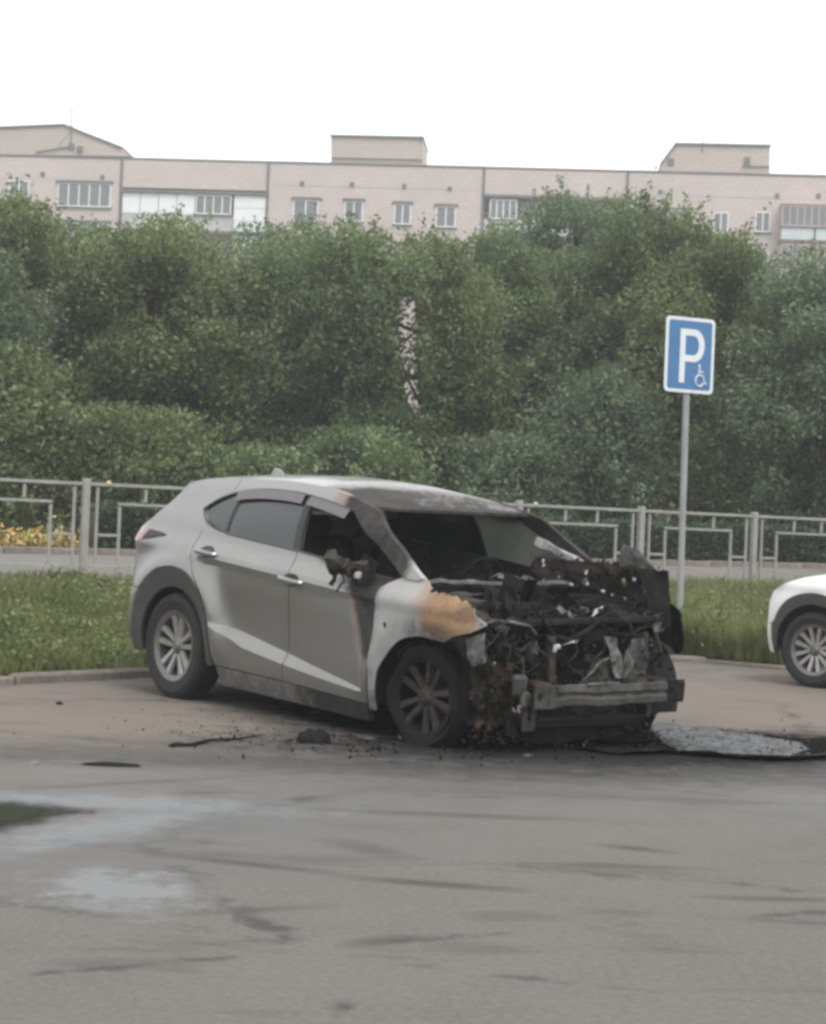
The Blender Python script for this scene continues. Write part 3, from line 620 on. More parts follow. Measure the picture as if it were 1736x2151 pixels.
def bits(name, n, box, smin, smax, mat, seed):
    for i in range(n):
        r2 = random.Random(seed * 100 + i)
        c = Vector([r2.uniform(a, b) for a, b in box]); w, h = r2.uniform(smin, smax), r2.uniform(smin, smax) * .5
        q = Matrix.Rotation(r2.uniform(0, 6), 3, 'X') @ Matrix.Rotation(r2.uniform(-.6, .6), 3, 'Z') @ Matrix.Rotation(r2.uniform(-.8, .8), 3, 'Y')
        p = [c + q @ Vector((r2.uniform(-.01, .01), a * w, b * h)) for a, b in ((-1, -1), (1, -.8), (.9, 1), (-.8, .7))]
        sheet(name, *p, mat, 4, 4, .012, 14, seed + i, th=.004)
bits('melted_scrap', 9, ((3.06, 3.2), (-.75, -.40), (.55, .86)), .02, .06, M['steel'], 2)
bits('melted_scrap', 20, ((2.95, 3.18), (-.70, .60), (.58, .97)), .05, .13, M['char'], 3)
bits('melted_scrap', 8, ((3.0, 3.2), (-.65, .55), (.55, .92)), .02, .06, M['steel'], 13)
bits('melted_scrap', 16, ((2.5, 3.08), (-.62, .6), (.86, .99)), .06, .17, M['char'], 4)
bits('melted_scrap', 6, ((2.5, 3.0), (-.5, .4), (.92, 1.0)), .03, .09, M['steel'], 14)
bits('metal_shard', 3, ((3.0, 3.15), (-.5, .45), (.85, .97)), .025, .05, M['ashmetal'], 6)
bits('melted_scrap', 9, ((3.08, 3.24), (-.72, .55), (.25, .46)), .04, .10, M['char'], 8)
# pale torn strips across the front
sheet('torn_strip', (3.19, -.28, .755), (3.19, -.17, .765), (3.17, -.06, .85), (3.17, -.20, .80), M['ash'], 6, 4, .02, 12, 51)
sheet('torn_strip', (3.12, .0, .905), (3.12, .10, .95), (3.11, .115, .975), (3.11, .04, .95), M['ash'], 5, 3, .012, 12, 52)
sheet('torn_strip', (3.08, .16, .965), (3.1, .20, .985), (3.12, .34, .925), (3.12, .30, .91), M['rusty'], 5, 3, .015, 12, 53)
sheet('torn_strip', (3.16, .50, .89), (3.16, .565, .89), (3.17, .56, .82), (3.17, .51, .82), M['ashmetal'], 4, 4, .015, 12, 54)
mb = MB().box((3.19, -.335, .745), (.03, .06, .03), ch=.008).box((3.2, -.36, .73), (.02, .03, .04), ch=.006).jitter(.01, 20); mb.obj('bracket_knuckle', M['ash'], car)
for i, pts in enumerate([[(2.46, -.62, .97), (2.6, -.3, .985), (2.62, .1, .97), (2.55, .4, .95)], [(2.50, -.40, .95), (2.46, -.1, 1.0), (2.42, .2, 1.06)], [(2.75, -.55, .93), (2.9, -.3, .95), (3.0, 0, .92), (3.05, .3, .93)],
                         [(3.1, -.72, .78), (3.16, -.6, .72), (3.14, -.5, .76), (3.18, -.4, .68)], [(3.12, -.68, .66), (3.2, -.58, .60), (3.18, -.45, .64), (3.22, -.40, .55)], [(3.1, -.7, .58), (3.15, -.62, .45), (3.2, -.55, .5), (3.22, -.5, .35)],
                         [(3.0, .1, .86), (3.12, .3, .8), (3.15, .5, .85), (3.2, .55, .7)], [(2.7, -.2, .96), (2.8, .2, 1.0), (2.95, .5, .97)]]):
    MB().tube(cr(pts, 6), .011 if i < 3 else .008, 6).jitter(.012, 12, i).obj('burnt_pipe', (M['steel'], M['char'], M['char'])[i % 3], car)
# crumbs, drips and frayed wires that blur every edge of the wreck
def rubble(name, n, pick, smin, smax, mat, par, seed):
    r_ = random.Random(seed); mb = MB()
    for i in range(n):
        c = Vector(pick(r_)); sz = r_.uniform(smin, smax); el = r_.uniform(.6, 2.4)
        V = [c + Vector((r_.gauss(0, 1), r_.gauss(0, 1), r_.gauss(0, 1) * el)).normalized() * sz * r_.uniform(.5, 1.2) for _ in range(5)]
        mb.add(V, [(0, 1, 2), (0, 2, 3), (0, 3, 1), (1, 2, 4), (2, 3, 4), (3, 1, 4)])
    o = mb.obj(name, mat, par, None); o['kind'] = 'stuff'; return o
rubble('char_rubble', 900, lambda r: (r.uniform(2.45, 3.12), r.uniform(-.72, .68), .90 + r.gauss(0, .04)), .012, .05, M['char'], car, 1)
rubble('char_rubble', 700, lambda r: (3.10 + r.gauss(0, .05), r.uniform(-.80, .62), r.uniform(.30, .92)), .010, .045, M['char'], car, 2)
rubble('rust_rubble', 260, lambda r: (3.06 + r.gauss(0, .05), r.uniform(-.84, -.50), r.uniform(.22, .80)), .010, .035, M['rusty'], car, 3)
rubble('ash_rubble', 110, lambda r: (3.12 + r.gauss(0, .06), r.uniform(-.80, .60), r.uniform(.45, .95)), .006, .020, M['ashmetal'], car, 4)
rubble('char_rubble', 420, lambda r: (r.uniform(2.1, 3.08), .55 + r.gauss(0, .04), r.uniform(.92, 1.21)), .008, .03, M['bonnet'], car, 5)
rubble('char_rubble', 260, lambda r: (r.uniform(1.9, 2.4), r.uniform(-.65, .65), .99 + r.gauss(0, .03)), .008, .035, M['char'], car, 6)
for i in range(26):
    r_ = random.Random(900 + i); y = r_.uniform(-.78, .58); z = r_.uniform(.5, .95); x = 3.12 + r_.uniform(-.04, .08)
    pts = [(x, y, z)]
    for k in range(4): pts.append((pts[-1][0] + r_.uniform(-.03, .04), pts[-1][1] + r_.uniform(-.08, .08), pts[-1][2] - r_.uniform(.01, .09)))
    MB().tube(cr(pts, 4), .004, 5).obj('frayed_wire', M['steel'] if i % 3 else M['char'], car)
# bonnet remnant standing on the far side, riddled with holes
hb = sheet('bonnet_remnant', (2.05, .52, .93), (3.03, .60, .90), (2.98, .58, 1.19), (2.12, .50, 1.20), M['bonnet'], 22, 8, .05, 6, 61, holes=13, th=.005)
sheet('bonnet_remnant', (2.92, .52, .86), (3.14, .70, .84), (3.05, .74, 1.18), (2.86, .56, 1.20), M['char'], 8, 10, .03, 8, 62)
for i, (x, z) in enumerate([(2.21, 1.17), (2.22, 1.14), (2.23, 1.05), (2.36, 1.08), (2.46, 1.04), (2.58, 1.13), (2.59, 1.06), (2.72, 1.02), (2.80, 1.01), (2.90, 1.0), (2.96, 1.12), (2.62, .95)]):
    sp = MB().lathe([(0, .009), (.008, .006), (.011, 0), (.007, -.006)], 7, 'y', (x, .46 + .08 * (x - 2.1), z)).jitter(.014, 40, i); sp.obj('pale_speck', M['speck'], hb)  # small pale specks set on the face of the remnant
sheet('bonnet_flap', (2.68, .66, 1.17), (2.98, .72, 1.16), (2.80, .72, 1.30), (2.70, .68, 1.32), M['ashmetal'], 6, 6, .02, 9, 63)
sheet('bonnet_fold', (2.3, .30, .95), (3.05, .42, .93), (3.02, .60, .99), (2.3, .55, 1.0), M['char'], 12, 6, .04, 7, 64)

# ================================================================ ground, verge, path
def wpos(g):
    n = g.t.nodes.new('ShaderNodeNewGeometry'); return n.outputs['Position']
def blob_mask(g, px, cx, cy, rx, ry, ang, soft=.5, nz=None, amt=.5):
    """soft rotated ellipse on the ground, edge broken by noise; 1 inside"""
    mp = g.t.nodes.new('ShaderNodeMapping'); mp.vector_type = 'TEXTURE'
    mp.inputs['Location'].default_value = (cx, cy, 0); mp.inputs['Rotation'].default_value = (0, 0, ang); mp.inputs['Scale'].default_value = (rx, ry, 1e6)
    g.link(px, mp.inputs[0]); ln = g.t.nodes.new('ShaderNodeVectorMath'); ln.operation = 'LENGTH'; g.link(mp.outputs[0], ln.inputs[0])
    v = ln.outputs['Value']
    if nz is not None: v = g.math('ADD', v, g.math('MULTIPLY', g.math('SUBTRACT', nz, .5), amt * 5))
    return g.ramp(g.math('MULTIPLY', v, .5), [((1 - soft) * .5, 1), (min(1, (1 + soft) * .5), 0)])
CRK = [(340, 1796, 680, 1832, .045, .6), (760, 1846, 1060, 1868, .05, .6), (30, 1775, 330, 1738, .05, .65), (160, 1760, 720, 1668, .07, .5), (600, 1698, 1190, 1722, .06, .5), (880, 1662, 1740, 1690, .06, .4), (700, 1765, 840, 1800, .08, .45), (1500, 1886, 1760, 1892, .04, .45), (740, 1985, 880, 1968, .05, .5), (-20, 1662, 560, 1628, .05, .45), (1270, 1776, 1400, 1790, .05, .5), (400, 1920, 660, 1905, .04, .35)]
def asphalt():
    g = NG('worn_asphalt'); px = wpos(g)
    nb = g.noise(.35, 6, .6); nm = g.noise(1.7, 7, .65); nf = g.noise(38, 5, .75); ng = g.noise(7, 6, .7)
    c = g.mix(g.ramp(nb, [(.35, 0), (.65, 1)]), (.134, .121, .110), (.156, .137, .122))
    c = g.mix(g.ramp(nm, [(.48, 0), (.70, 1)]), c, (.112, .106, .099))
    sx = g.t.nodes.new('ShaderNodeSeparateXYZ'); g.link(px, sx.inputs[0])
    lane = g.ramp(g.math('ADD', g.math('MULTIPLY', sx.outputs[1], .1), g.math('MULTIPLY', g.math('SUBTRACT', nm, .5), .4)), [(.55, 1), (.95, 0)])
    c = g.mix(g.math('MULTIPLY', lane, .6), c, (.125, .121, .114))
    dust = blob_mask(g, px, -2.2, 10.8, 2.4, 1.9, -.4, .6, nm, .5); d2 = blob_mask(g, px, 3.6, 13.6, 3.4, 2.6, 0, .6, nm, .4)
    c = g.mix(g.math('MULTIPLY', g.math('MAXIMUM', dust, d2), .7), c, (.180, .150, .128))
    c = g.mix(g.ramp(nf, [(.42, 0), (.62, 1)]), c, g.mix(.3, c, (.22, .20, .185)))
    st = g.noise(.9, 6, .65, .7, stretch=(.45, 2.6, 1)); c = g.mix(g.math('MULTIPLY', g.ramp(st, [(.56, 0), (.68, 1)]), .45), c, (.055, .053, .050))
    crk = g.voro(.42, 'DISTANCE_TO_EDGE', stretch=(.8, 1.4, 1)); wob = g.math('ADD', crk, g.math('MULTIPLY', g.math('SUBTRACT', ng, .5), .10))
    c = g.mix(g.math('MULTIPLY', g.ramp(wob, [(.0, 1), (.016, 0)]), g.math('MULTIPLY', g.ramp(nm, [(.47, 0), (.58, 1)]), .6)), c, (.045, .042, .040))
    pat = g.ramp(g.noise(.8, 4, .6, .2, stretch=(.8, 1.7, 1)), [(.62, 0), (.68, 1)]); c = g.mix(g.math('MULTIPLY', pat, g.math('MULTIPLY', ng, .55)), c, (.062, .058, .054))
    for (u0_, v0_, u1_, v1_, w_, k_) in CRK:
        a_, b_ = ground(u0_, v0_), ground(u1_, v1_); d_ = b_ - a_
        c = g.mix(g.math('MULTIPLY', blob_mask(g, px, (a_.x + b_.x) / 2, (a_.y + b_.y) / 2, d_.length / 2, w_, math.atan2(d_.y, d_.x), .6, nm, .22), k_), c, (.045, .043, .040))
    # soot under and before the engine bay, blackened further for the car's shadow; smeared firewater; pale dried foam film
    soot = blob_mask(g, px, 1.05, 10.3, 1.75, .80, .03, .35, ng, .3); s2 = blob_mask(g, px, 2.2, 10.9, 1.7, .68, .05, .35, ng, .3); s3 = blob_mask(g, px, .35, 11.0, 1.75, .95, -.86, .35, ng, .22)
    so = g.math('MAXIMUM', g.math('MAXIMUM', soot, s2), s3)
    c = g.mix(g.math('MULTIPLY', so, .96), c, (.006, .006, .006))
    we = g.math('MAXIMUM', blob_mask(g, px, .3, 8.75, 2.6, .8, .02, .7, nm, .6), blob_mask(g, px, -1.2, 7.4, 1.3, .9, .35, .7, nm, .6))
    c = g.mix(g.math('MULTIPLY', we, .55), c, g.mix(ng, (.045, .045, .045), (.10, .10, .10)))
    stn = g.math('MAXIMUM', blob_mask(g, px, .75, 9.75, 2.0, .55, .02, .6, ng, .4), blob_mask(g, px, .2, 9.3, 2.6, .35, .03, .8, ng, .5))
    c = g.mix(g.math('MULTIPLY', stn, .72), c, (.028, .028, .028)); we = g.math('MAXIMUM', we, g.math('MULTIPLY', stn, .8))
    film = g.math('MAXIMUM', blob_mask(g, px, -1.2, 7.05, .78, .17, 1.05, .6, ng, .55), g.math('MAXIMUM', blob_mask(g, px, -.96, 5.95, .24, .30, .5, .5, ng, .75), blob_mask(g, px, -1.25, 7.72, .75, .20, .0, .6, ng, .6)))
    c = g.mix(g.math('MULTIPLY', film, .75), c, (.165, .172, .178)); we = g.math('MAXIMUM', we, film)
    g.fin(c, g.mix(we, (.95,) * 3, g.mix(ng, (.32,) * 3, (.6,) * 3)))
    g.set(g.p.inputs['Specular IOR Level'], g.math('MULTIPLY', g.math('MULTIPLY', we, g.math('SUBTRACT', 1., so)), .22))
    g.bump(g.math('ADD', nf, g.math('MULTIPLY', nm, 1.2)), .35, .006); return g.m
M['asphalt'] = asphalt()
g = NG('soil'); n = g.noise(1.2, 8, .7); g.fin(g.ramp(n, [(.35, (.055, .05, .03)), (.6, (.09, .085, .05)), (.75, (.12, .11, .07))]), .95); g.bump(g.noise(14, 6), .8, .03); g.p.inputs['Specular IOR Level'].default_value = .1; M['soil'] = g.m
g = NG('far_lawn'); n = g.noise(.6, 8, .7); g.fin(g.ramp(n, [(.35, (.035, .05, .02)), (.65, (.07, .09, .035))]), .95); g.p.inputs['Specular IOR Level'].default_value = .1; M['lawn'] = g.m
g = NG('grey_paving'); n = g.noise(1.5, 7, .65); g.fin(g.ramp(n, [(.3, (.15, .14, .128)), (.7, (.20, .185, .17))]), .85); g.bump(g.noise(50, 4), .3, .005); g.p.inputs['Specular IOR Level'].default_value = .1; M['paving'] = g.m
props(link('ground', mesh('ground', [(-900, -300, -.06), (900, -300, -.06), (900, 1500, -.06), (-900, 1500, -.06)], [(0, 1, 2, 3)]), M['lawn']), kind='structure')
KERB = cr([(-7.5, 6.2), (-4.6, 10.2), (-2.9, 12.55), (-2.02, 13.62), (-.6, 15.1), (1.0, 16.6), (2.2, 17.75), (2.9, 17.75), (3.7, 17.15), (4.5, 16.75), (7, 15.9), (14, 14.0)], 8)
def arcl(P):
    d = [0]
    for a, b in zip(P, P[1:]): d.append(d[-1] + math.dist(a, b))
    return d
lot = [(p[0], p[1], 0) for p in KERB] + [(60, 14, 0), (60, -40, 0), (-60, -40, 0), (-60, 6.2, 0)]
props(link('parking_lot', mesh('parking_lot', lot, [tuple(reversed(range(len(lot))))]), M['asphalt']), kind='structure')
# kerb: individual stones
FX, FY, FA, FZ = -3.8694, 20.687, .49, .50
FD = Vector((math.cos(FA), math.sin(FA), 0)); FN = Vector((-FD.y, FD.x, 0))
def fpos(s, n=0., z=0.): return Vector((FX, FY, 0)) + FD * s + FN * n + Vector((0, 0, z))
kd = arcl(KERB); kx = [p[0] for p in KERB]; ky = [p[1] for p in KERB]
kerb = empty('kerb', (0, 0, 0)); props(kerb, kind='structure')
s = 3.0
while s < kd[-1] - 4:
    a = (lerp(s, kd, kx), lerp(s, kd, ky)); b = (lerp(s + .98, kd, kx), lerp(s + .98, kd, ky)); an = math.atan2(b[1] - a[1], b[0] - a[0])
    nx, ny = -math.sin(an), math.cos(an); rs = random.Random(int(s * 10))
    sink = rs.uniform(-.012, .012) - (.075 if 7.0 < s < 12 else .10)
    mb = MB().box((0, 0, 0), (.985, .15, .30), ch=.018).jitter(.008, 6, s)
    o = mb.obj('kerb_stone', M['kerb'], kerb); o.location = ((a[0] + b[0]) / 2 + nx * .075, (a[1] + b[1]) / 2 + ny * .075, sink)
    o.rotation_euler = (rs.uniform(-.04, .04), rs.uniform(-.01, .01), an); s += 1.0
# verge: from kerb up to fence line
def vz(t, x=0, y=0): return .07 + (FZ - .09) * (t ** .9) + .05 * mnoise.noise((x * .5, y * .5, 3)) * math.sin(math.pi * min(1, max(0, t)))
def verge_pt(s, t):
    k = (lerp(s, kd, kx), lerp(s, kd, ky)); q = s / kd[-1]
    f = fpos(-13 + 30 * q, -.25)
    kk = Vector((k[0], k[1], 0)); dirn = Vector((-.5, .86, 0)); kk += dirn * .12
    p = kk * (1 - t) + f * t
    return Vector((p.x, p.y, vz(t, p.x, p.y)))
NS, NT = 90, 18; v = []; fc = []
for i in range(NS + 1):
    for j in range(NT + 1): v.append(verge_pt(kd[-1] * i / NS, j / NT))
for i in range(NS):
    for j in range(NT): fc.append((i * (NT + 1) + j, (i + 1) * (NT + 1) + j, (i + 1) * (NT + 1) + j + 1, i * (NT + 1) + j + 1))
props(link('verge', mesh('verge', v, fc, 60), M['soil']), kind='structure')
def backz(s, n): return FZ + (n + .3) / 3.9 * (.16 + .010 * s) if n < 3.6 else (.66 + .010 * s)
v = [fpos(s, n, backz(s, n)) for s in (-30, 0, 12, 45) for n in (-.35, 3.55)]
props(link('footpath', mesh('footpath', v, [(i * 2, i * 2 + 2, i * 2 + 3, i * 2 + 1) for i in range(3)]), M['paving']), kind='structure')
fk = empty('path_kerb'); props(fk, kind='structure')
s = -9.0
while s < 26:
    mb = MB().box((0, 0, 0), (.99, .15, .2), ch=.015).jitter(.006, 6, s); o = mb.obj('kerb_stone', M['kerb'], fk)
    p = fpos(s + .5, 3.6, .66 + .01 * s - .005); o.location = p; o.rotation_euler = (0, 0, FA); s += 1.0
v = [fpos(s, n, .69 + .010 * min(max(s, -20), 30)) for s in (-120, -20, 0, 12, 30, 160) for n in (3.68, 160)]
props(link('lawn', mesh('lawn', v, [(i * 2, i * 2 + 2, i * 2 + 3, i * 2 + 1) for i in range(5)]), M['lawn']), kind='structure')

# ---------------------------------------------------------------- foliage
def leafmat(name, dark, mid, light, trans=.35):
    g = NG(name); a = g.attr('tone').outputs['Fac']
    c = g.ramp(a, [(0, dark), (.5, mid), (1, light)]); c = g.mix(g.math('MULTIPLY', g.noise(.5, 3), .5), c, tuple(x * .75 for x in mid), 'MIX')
    g.fin(c, .5); g.p.inputs['Specular IOR Level'].default_value = .4
    tr = g.t.nodes.new('ShaderNodeBsdfTranslucent'); g.link(g.mix(.5, c, (.10, .14, .03)), tr.inputs[0])
    ms = g.t.nodes.new('ShaderNodeMixShader'); ms.inputs[0].default_value = trans
    g.link(g.p.outputs[0], ms.inputs[1]); g.link(tr.outputs[0], ms.inputs[2]); g.link(ms.outputs[0], g.out.inputs[0]); return g.m
M['leaf1'] = leafmat('leaf_green', (.058, .090, .042), (.155, .212, .098), (.29, .355, .175), .45)
M['leaf2'] = leafmat('leaf_blue_green', (.060, .092, .056), (.146, .204, .118), (.27, .335, .20), .45)
M['leaf3'] = leafmat('leaf_olive', (.066, .094, .040), (.170, .215, .088), (.31, .36, .165), .45)
M['hedgeleaf'] = leafmat('hedge_leaf', (.018, .034, .016), (.036, .062, .030), (.065, .095, .045), .25)
M['grassleaf'] = leafmat('grass_blade', (.070, .096, .036), (.170, .205, .076), (.33, .33, .15), .4)
M['bark'] = simple('bark', (.07, .055, .042), .95, 0, .4, 9, .8)
def cards(name, C, size, mat, parent, up=.35, tone=None, aspect=.62):
    """leaf-sized diamond faces at centres C"""
    n = len(C); d = rng.normal(size=(n, 3)); d[:, 2] += up; d /= np.linalg.norm(d, axis=1, keepdims=True)
    a = np.cross(d, rng.normal(size=(n, 3))); a /= np.linalg.norm(a, axis=1, keepdims=True); b = np.cross(d, a)
    sz = size * rng.uniform(.6, 1.4, (n, 1)); a = a * sz; b = b * sz * aspect
    V = np.stack([C - a, C + b * .9 + a * .1 - d * sz * .12, C + a, C - b * .9 + a * .1 - d * sz * .12], 1).reshape(-1, 3)
    me = bpy.data.meshes.new(name); me.vertices.add(4 * n); me.vertices.foreach_set('co', V.astype(np.float32).ravel())
    me.loops.add(4 * n); me.loops.foreach_set('vertex_index', np.arange(4 * n, dtype=np.int32)); me.polygons.add(n)
    me.polygons.foreach_set('loop_start', np.arange(0, 4 * n, 4, dtype=np.int32)); me.update()
    at = me.attributes.new('tone', 'FLOAT', 'POINT'); t = rng.uniform(0, 1, n) if tone is None else np.clip(tone + rng.normal(0, .16, n), 0, 1)
    at.data.foreach_set('value', np.repeat(t, 4).astype(np.float32))
    return link(name, me, mat, parent)
GAPS = [([(828, 615), (878, 612), (880, 690), (884, 800), (892, 880), (846, 868), (838, 760), (832, 690)], .93), ([(728, 590), (746, 585), (744, 705), (732, 705)], .75), ([(532, 628), (556, 640), (572, 690), (556, 706), (540, 670)], .7), ([(1652, 950), (1664, 950), (1664, 1008), (1654, 1008)], .9), ([(535, 858), (556, 858), (556, 876), (535, 876)], .7)]
def keep_mask(Cw):
    """thin spots in the crowns where the pale block shows through"""
    p = Cw - np.array([0, 0, HC]); x = p @ np.array(rr); y = p @ np.array(uu); z = p @ np.array(f0)
    u = W / 2 + F * x / z; v = H / 2 - F * y / z; k = np.ones(len(Cw), bool)
    for poly, pr in GAPS:
        q = np.array(poly, float); cond = (u > q[:, 0].min() - 12) & (u < q[:, 0].max() + 12) & (v > q[:, 1].min()) & (v < q[:, 1].max())
        for i in np.nonzero(cond)[0]:
            if inside((u[i] + rng.normal(0, 6), v[i] + rng.normal(0, 9)), poly) and rng.random() < pr: k[i] = False
    return k
def tree(label, base, top, width, mat, n=24000, low=.10, seed=0, group=None, name='leafy_tree', leaf=.046):
    """base point, top z, crown width"""
    rs = np.random.default_rng(seed + 100); Hh = top - base.z; e = empty(name, base)
    props(e, label, 'bush' if name == 'bush' else 'tree', group)
    # limbs
    mb = MB(); lean = rs.normal(0, .04, 2)
    tp = [Vector((lean[0] * z * Hh + .06 * math.sin(z * 6 + seed), lean[1] * z * Hh + .06 * math.cos(z * 5 + seed), z * Hh)) for z in np.linspace(-.02, .86, 9)]
    mb.tube(tp, [.16 * Hh / 8 * (1 - .85 * i / 8) + .015 for i in range(9)], 8)
    centers = []
    nl = 15
    for k in range(nl):
        z = .16 + .66 * k / nl; a = k * 2.4 + seed; L = width / 2 * (.95 if z < .6 else .95 * (1 - (z - .6) / .55)) * rs.uniform(.75, 1.1)
        st = Vector((lean[0] * z * Hh, lean[1] * z * Hh, z * Hh)); en = st + Vector((L * math.cos(a), L * math.sin(a), L * rs.uniform(.25, .75)))
        md = (st + en) / 2 + Vector((0, 0, -.12 * L))
        pts = cr([st, md, en], 4); mb.tube(pts, [.055 * (1 - i / (len(pts))) + .008 for i in range(len(pts))], 5)
        for q in (.5, .75, 1.0): centers.append((Vector(pts[int(q * (len(pts) - 1))]), rs.uniform(.35, .75)))
    mb.obj('trunk', M['bark'], e)
    # crown clumps
    ncl = 95; cl = []
    for k in range(ncl):
        z = low + (.93 - low) * rs.beta(1.35, 1.3); prof = (math.sin(math.pi * min(1, (z - low + .22) / (.93 - low + .25))) ** .8)
        r = width / 2 * prof * math.sqrt(rs.uniform(.25, 1)) ; a = rs.uniform(0, 6.283)
        cl.append((r * math.cos(a) + lean[0] * z * Hh, r * math.sin(a) + lean[1] * z * Hh, z * Hh * .97, rs.uniform(.28, .62)))
    cl += [(c.x, c.y, c.z, r) for c, r in centers]
    cl = np.array(cl); w = cl[:, 3] ** 2; idx = rs.choice(len(cl), n, p=w / w.sum())
    d = rs.normal(size=(n, 3)); d /= np.linalg.norm(d, axis=1, keepdims=True); rad = cl[idx, 3] * rs.uniform(.25, 1.0, n) ** .5
    C = cl[idx, :3] + d * rad[:, None] * np.array([1.15, 1.15, .8]); C += rs.normal(0, .05, C.shape)
    # feathery sprays that stick out of the outline
    k_ = rs.choice(len(cl), 130); sp_ = []
    for q in k_:
        o_ = cl[q, :3]; dv = np.array([o_[0], o_[1], (o_[2] - Hh * .45) * .9 + .6]); dv /= np.linalg.norm(dv) + 1e-6; dv = dv + rs.normal(0, .35, 3); L_ = cl[q, 3] * rs.uniform(.9, 1.5)
        tt = rs.uniform(.3, 1.15, 46)[:, None]; sp_.append(o_ + dv * L_ * tt + rs.normal(0, .045, (46, 3)))
    C = np.concatenate([C] + sp_); C = C[C[:, 2] < Hh * (1.02 - .10 * rs.random(len(C)) ** 2 - .10 * np.hypot(C[:, 0], C[:, 1]) / width)]
    C = C[keep_mask(C + np.array(base))]
    ct = rs.uniform(.2, .8, len(cl)); nb = rs.choice(len(cl), len(C))
    cv = np.array([mnoise.noise((a * 1.3, b * 1.3, c_ * 1.5 + seed)) for a, b, c_ in cl[:, :3]]); dist = ((C[:, None, :] - cl[None, ::4, :3]) ** 2).sum(2).argmin(1) * 4
    tone = .45 + .8 * cv[dist] + .5 * (np.clip(C[:, 2] / Hh, 0, 1) - .5) + rs.normal(0, .10, len(C))  # light from above painted into the leaf tone: paler towards the crown top
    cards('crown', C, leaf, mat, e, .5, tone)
    return e
def tree_px(label, u, vtop, Y, width, mat, **k):
    p = at_depth(u, vtop, Y); b = Vector((p.x, Y, .72)); return tree(label, b, p.z, width, mat, **k)
TG = 'trees behind the hedge'
TR = [(30, 392, 33, 4.2, 'leaf3', 'broad olive-green tree with a rounded top nearest the orange flower bed'), (-130, 470, 31, 4.2, 'leaf2', 'blue-green tree at the outer end of the row, past the flower bed'),
      (245, 440, 36, 4.0, 'leaf1', 'green tree reaching up to the three-part top-floor window'), (345, 462, 33, 3.6, 'leaf3', 'lower olive tree in front of the white-clad balconies'),
      (485, 512, 35, 3.6, 'leaf2', 'low blue-green tree below the white balcony cladding'), (600, 500, 34, 3.2, 'leaf1', 'low green tree between the balconies and the plain brick bay'),
      (690, 462, 38, 3.6, 'leaf2', 'blue-green tree under the first windows of the plain brick bay'), (800, 475, 33, 3.0, 'leaf1', 'green tree beside the narrow bright gap, on its balcony side'),
      (925, 482, 34, 3.0, 'leaf3', 'olive tree beside the narrow bright gap, under the roof hut'), (1050, 462, 36, 3.6, 'leaf1', 'green tree below the corner of the recessed balcony bay'),
      (1185, 380, 39, 4.4, 'leaf2', 'tallest blue-green tree, rising over the recessed balcony bay'), (1335, 392, 37, 3.8, 'leaf1', 'tall green tree behind the parking sign, next to the tallest one'),
      (1490, 436, 35, 3.6, 'leaf3', 'olive tree under the slanted roof hut'), (1600, 500, 37, 3.2, 'leaf1', 'green tree sloping down towards the pink balcony'),
      (1715, 565, 33, 3.6, 'leaf2', 'short blue-green tree below the pink balcony with grey panels'), (1850, 520, 35, 4.2, 'leaf1', 'green tree beyond the pink balcony, at the end of the row')]
for i, (u, vt, Y, wd_, mt, lb) in enumerate(TR):
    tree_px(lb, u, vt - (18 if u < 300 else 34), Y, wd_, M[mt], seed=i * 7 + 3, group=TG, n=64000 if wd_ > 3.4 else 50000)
# understorey bushes that close the row below
UB = 'bushes at the foot of the trees'
UBL = [(20, 700, 30, 2.3, 'leaf3', 'olive bush above the orange flower bed'), (190, 745, 31.5, 2.4, 'leaf2', 'tall blue-green bush rising behind the fence post by the flower bed'), (270, 845, 30.5, 2.6, 'leaf3', 'yellowish olive bush above the rear end of the burnt car'),
  (430, 770, 32, 2.2, 'leaf1', 'dark green bush over the rear roof edge of the burnt car'), (540, 930, 30.5, 1.8, 'leaf1', 'low dark green bush over the roof fin of the burnt car'), (650, 800, 32, 2.0, 'leaf2', 'blue-green bush over the middle of the burnt car roof'),
  (760, 890, 31, 1.7, 'leaf1', 'low dark green bush left-over beside the foot of the bright gap'), (930, 760, 32, 2.1, 'leaf1', 'dark green bush just past the bright gap'), (1060, 905, 32, 1.8, 'leaf2', 'low blue-green bush over the far windscreen pillar'),
  (1160, 730, 33, 2.2, 'leaf1', 'tall dark green bush over the burnt engine bay'), (1270, 750, 33, 2.0, 'leaf2', 'blue-green bush between the engine bay and the sign'), (1400, 720, 34, 2.0, 'leaf1', 'tall dark green bush next to the parking sign'),
  (1530, 880, 33.5, 1.9, 'leaf3', 'olive bush just past the sign pole'), (1640, 760, 34.5, 2.4, 'leaf1', 'dark green bush above the nose of the white car'), (1740, 735, 34.5, 2.2, 'leaf2', 'blue-green bush above the bonnet of the white car')]
for i, (u, vt, Y, wd_, mt, lb) in enumerate(UBL[0:1] + UBL[2:15:2]): tree_px(lb.replace(' left-over', ''), u, vt, Y, wd_, M[mt], seed=200 + i * 5, n=22000, low=.02, group=UB, name='bush', leaf=.046)
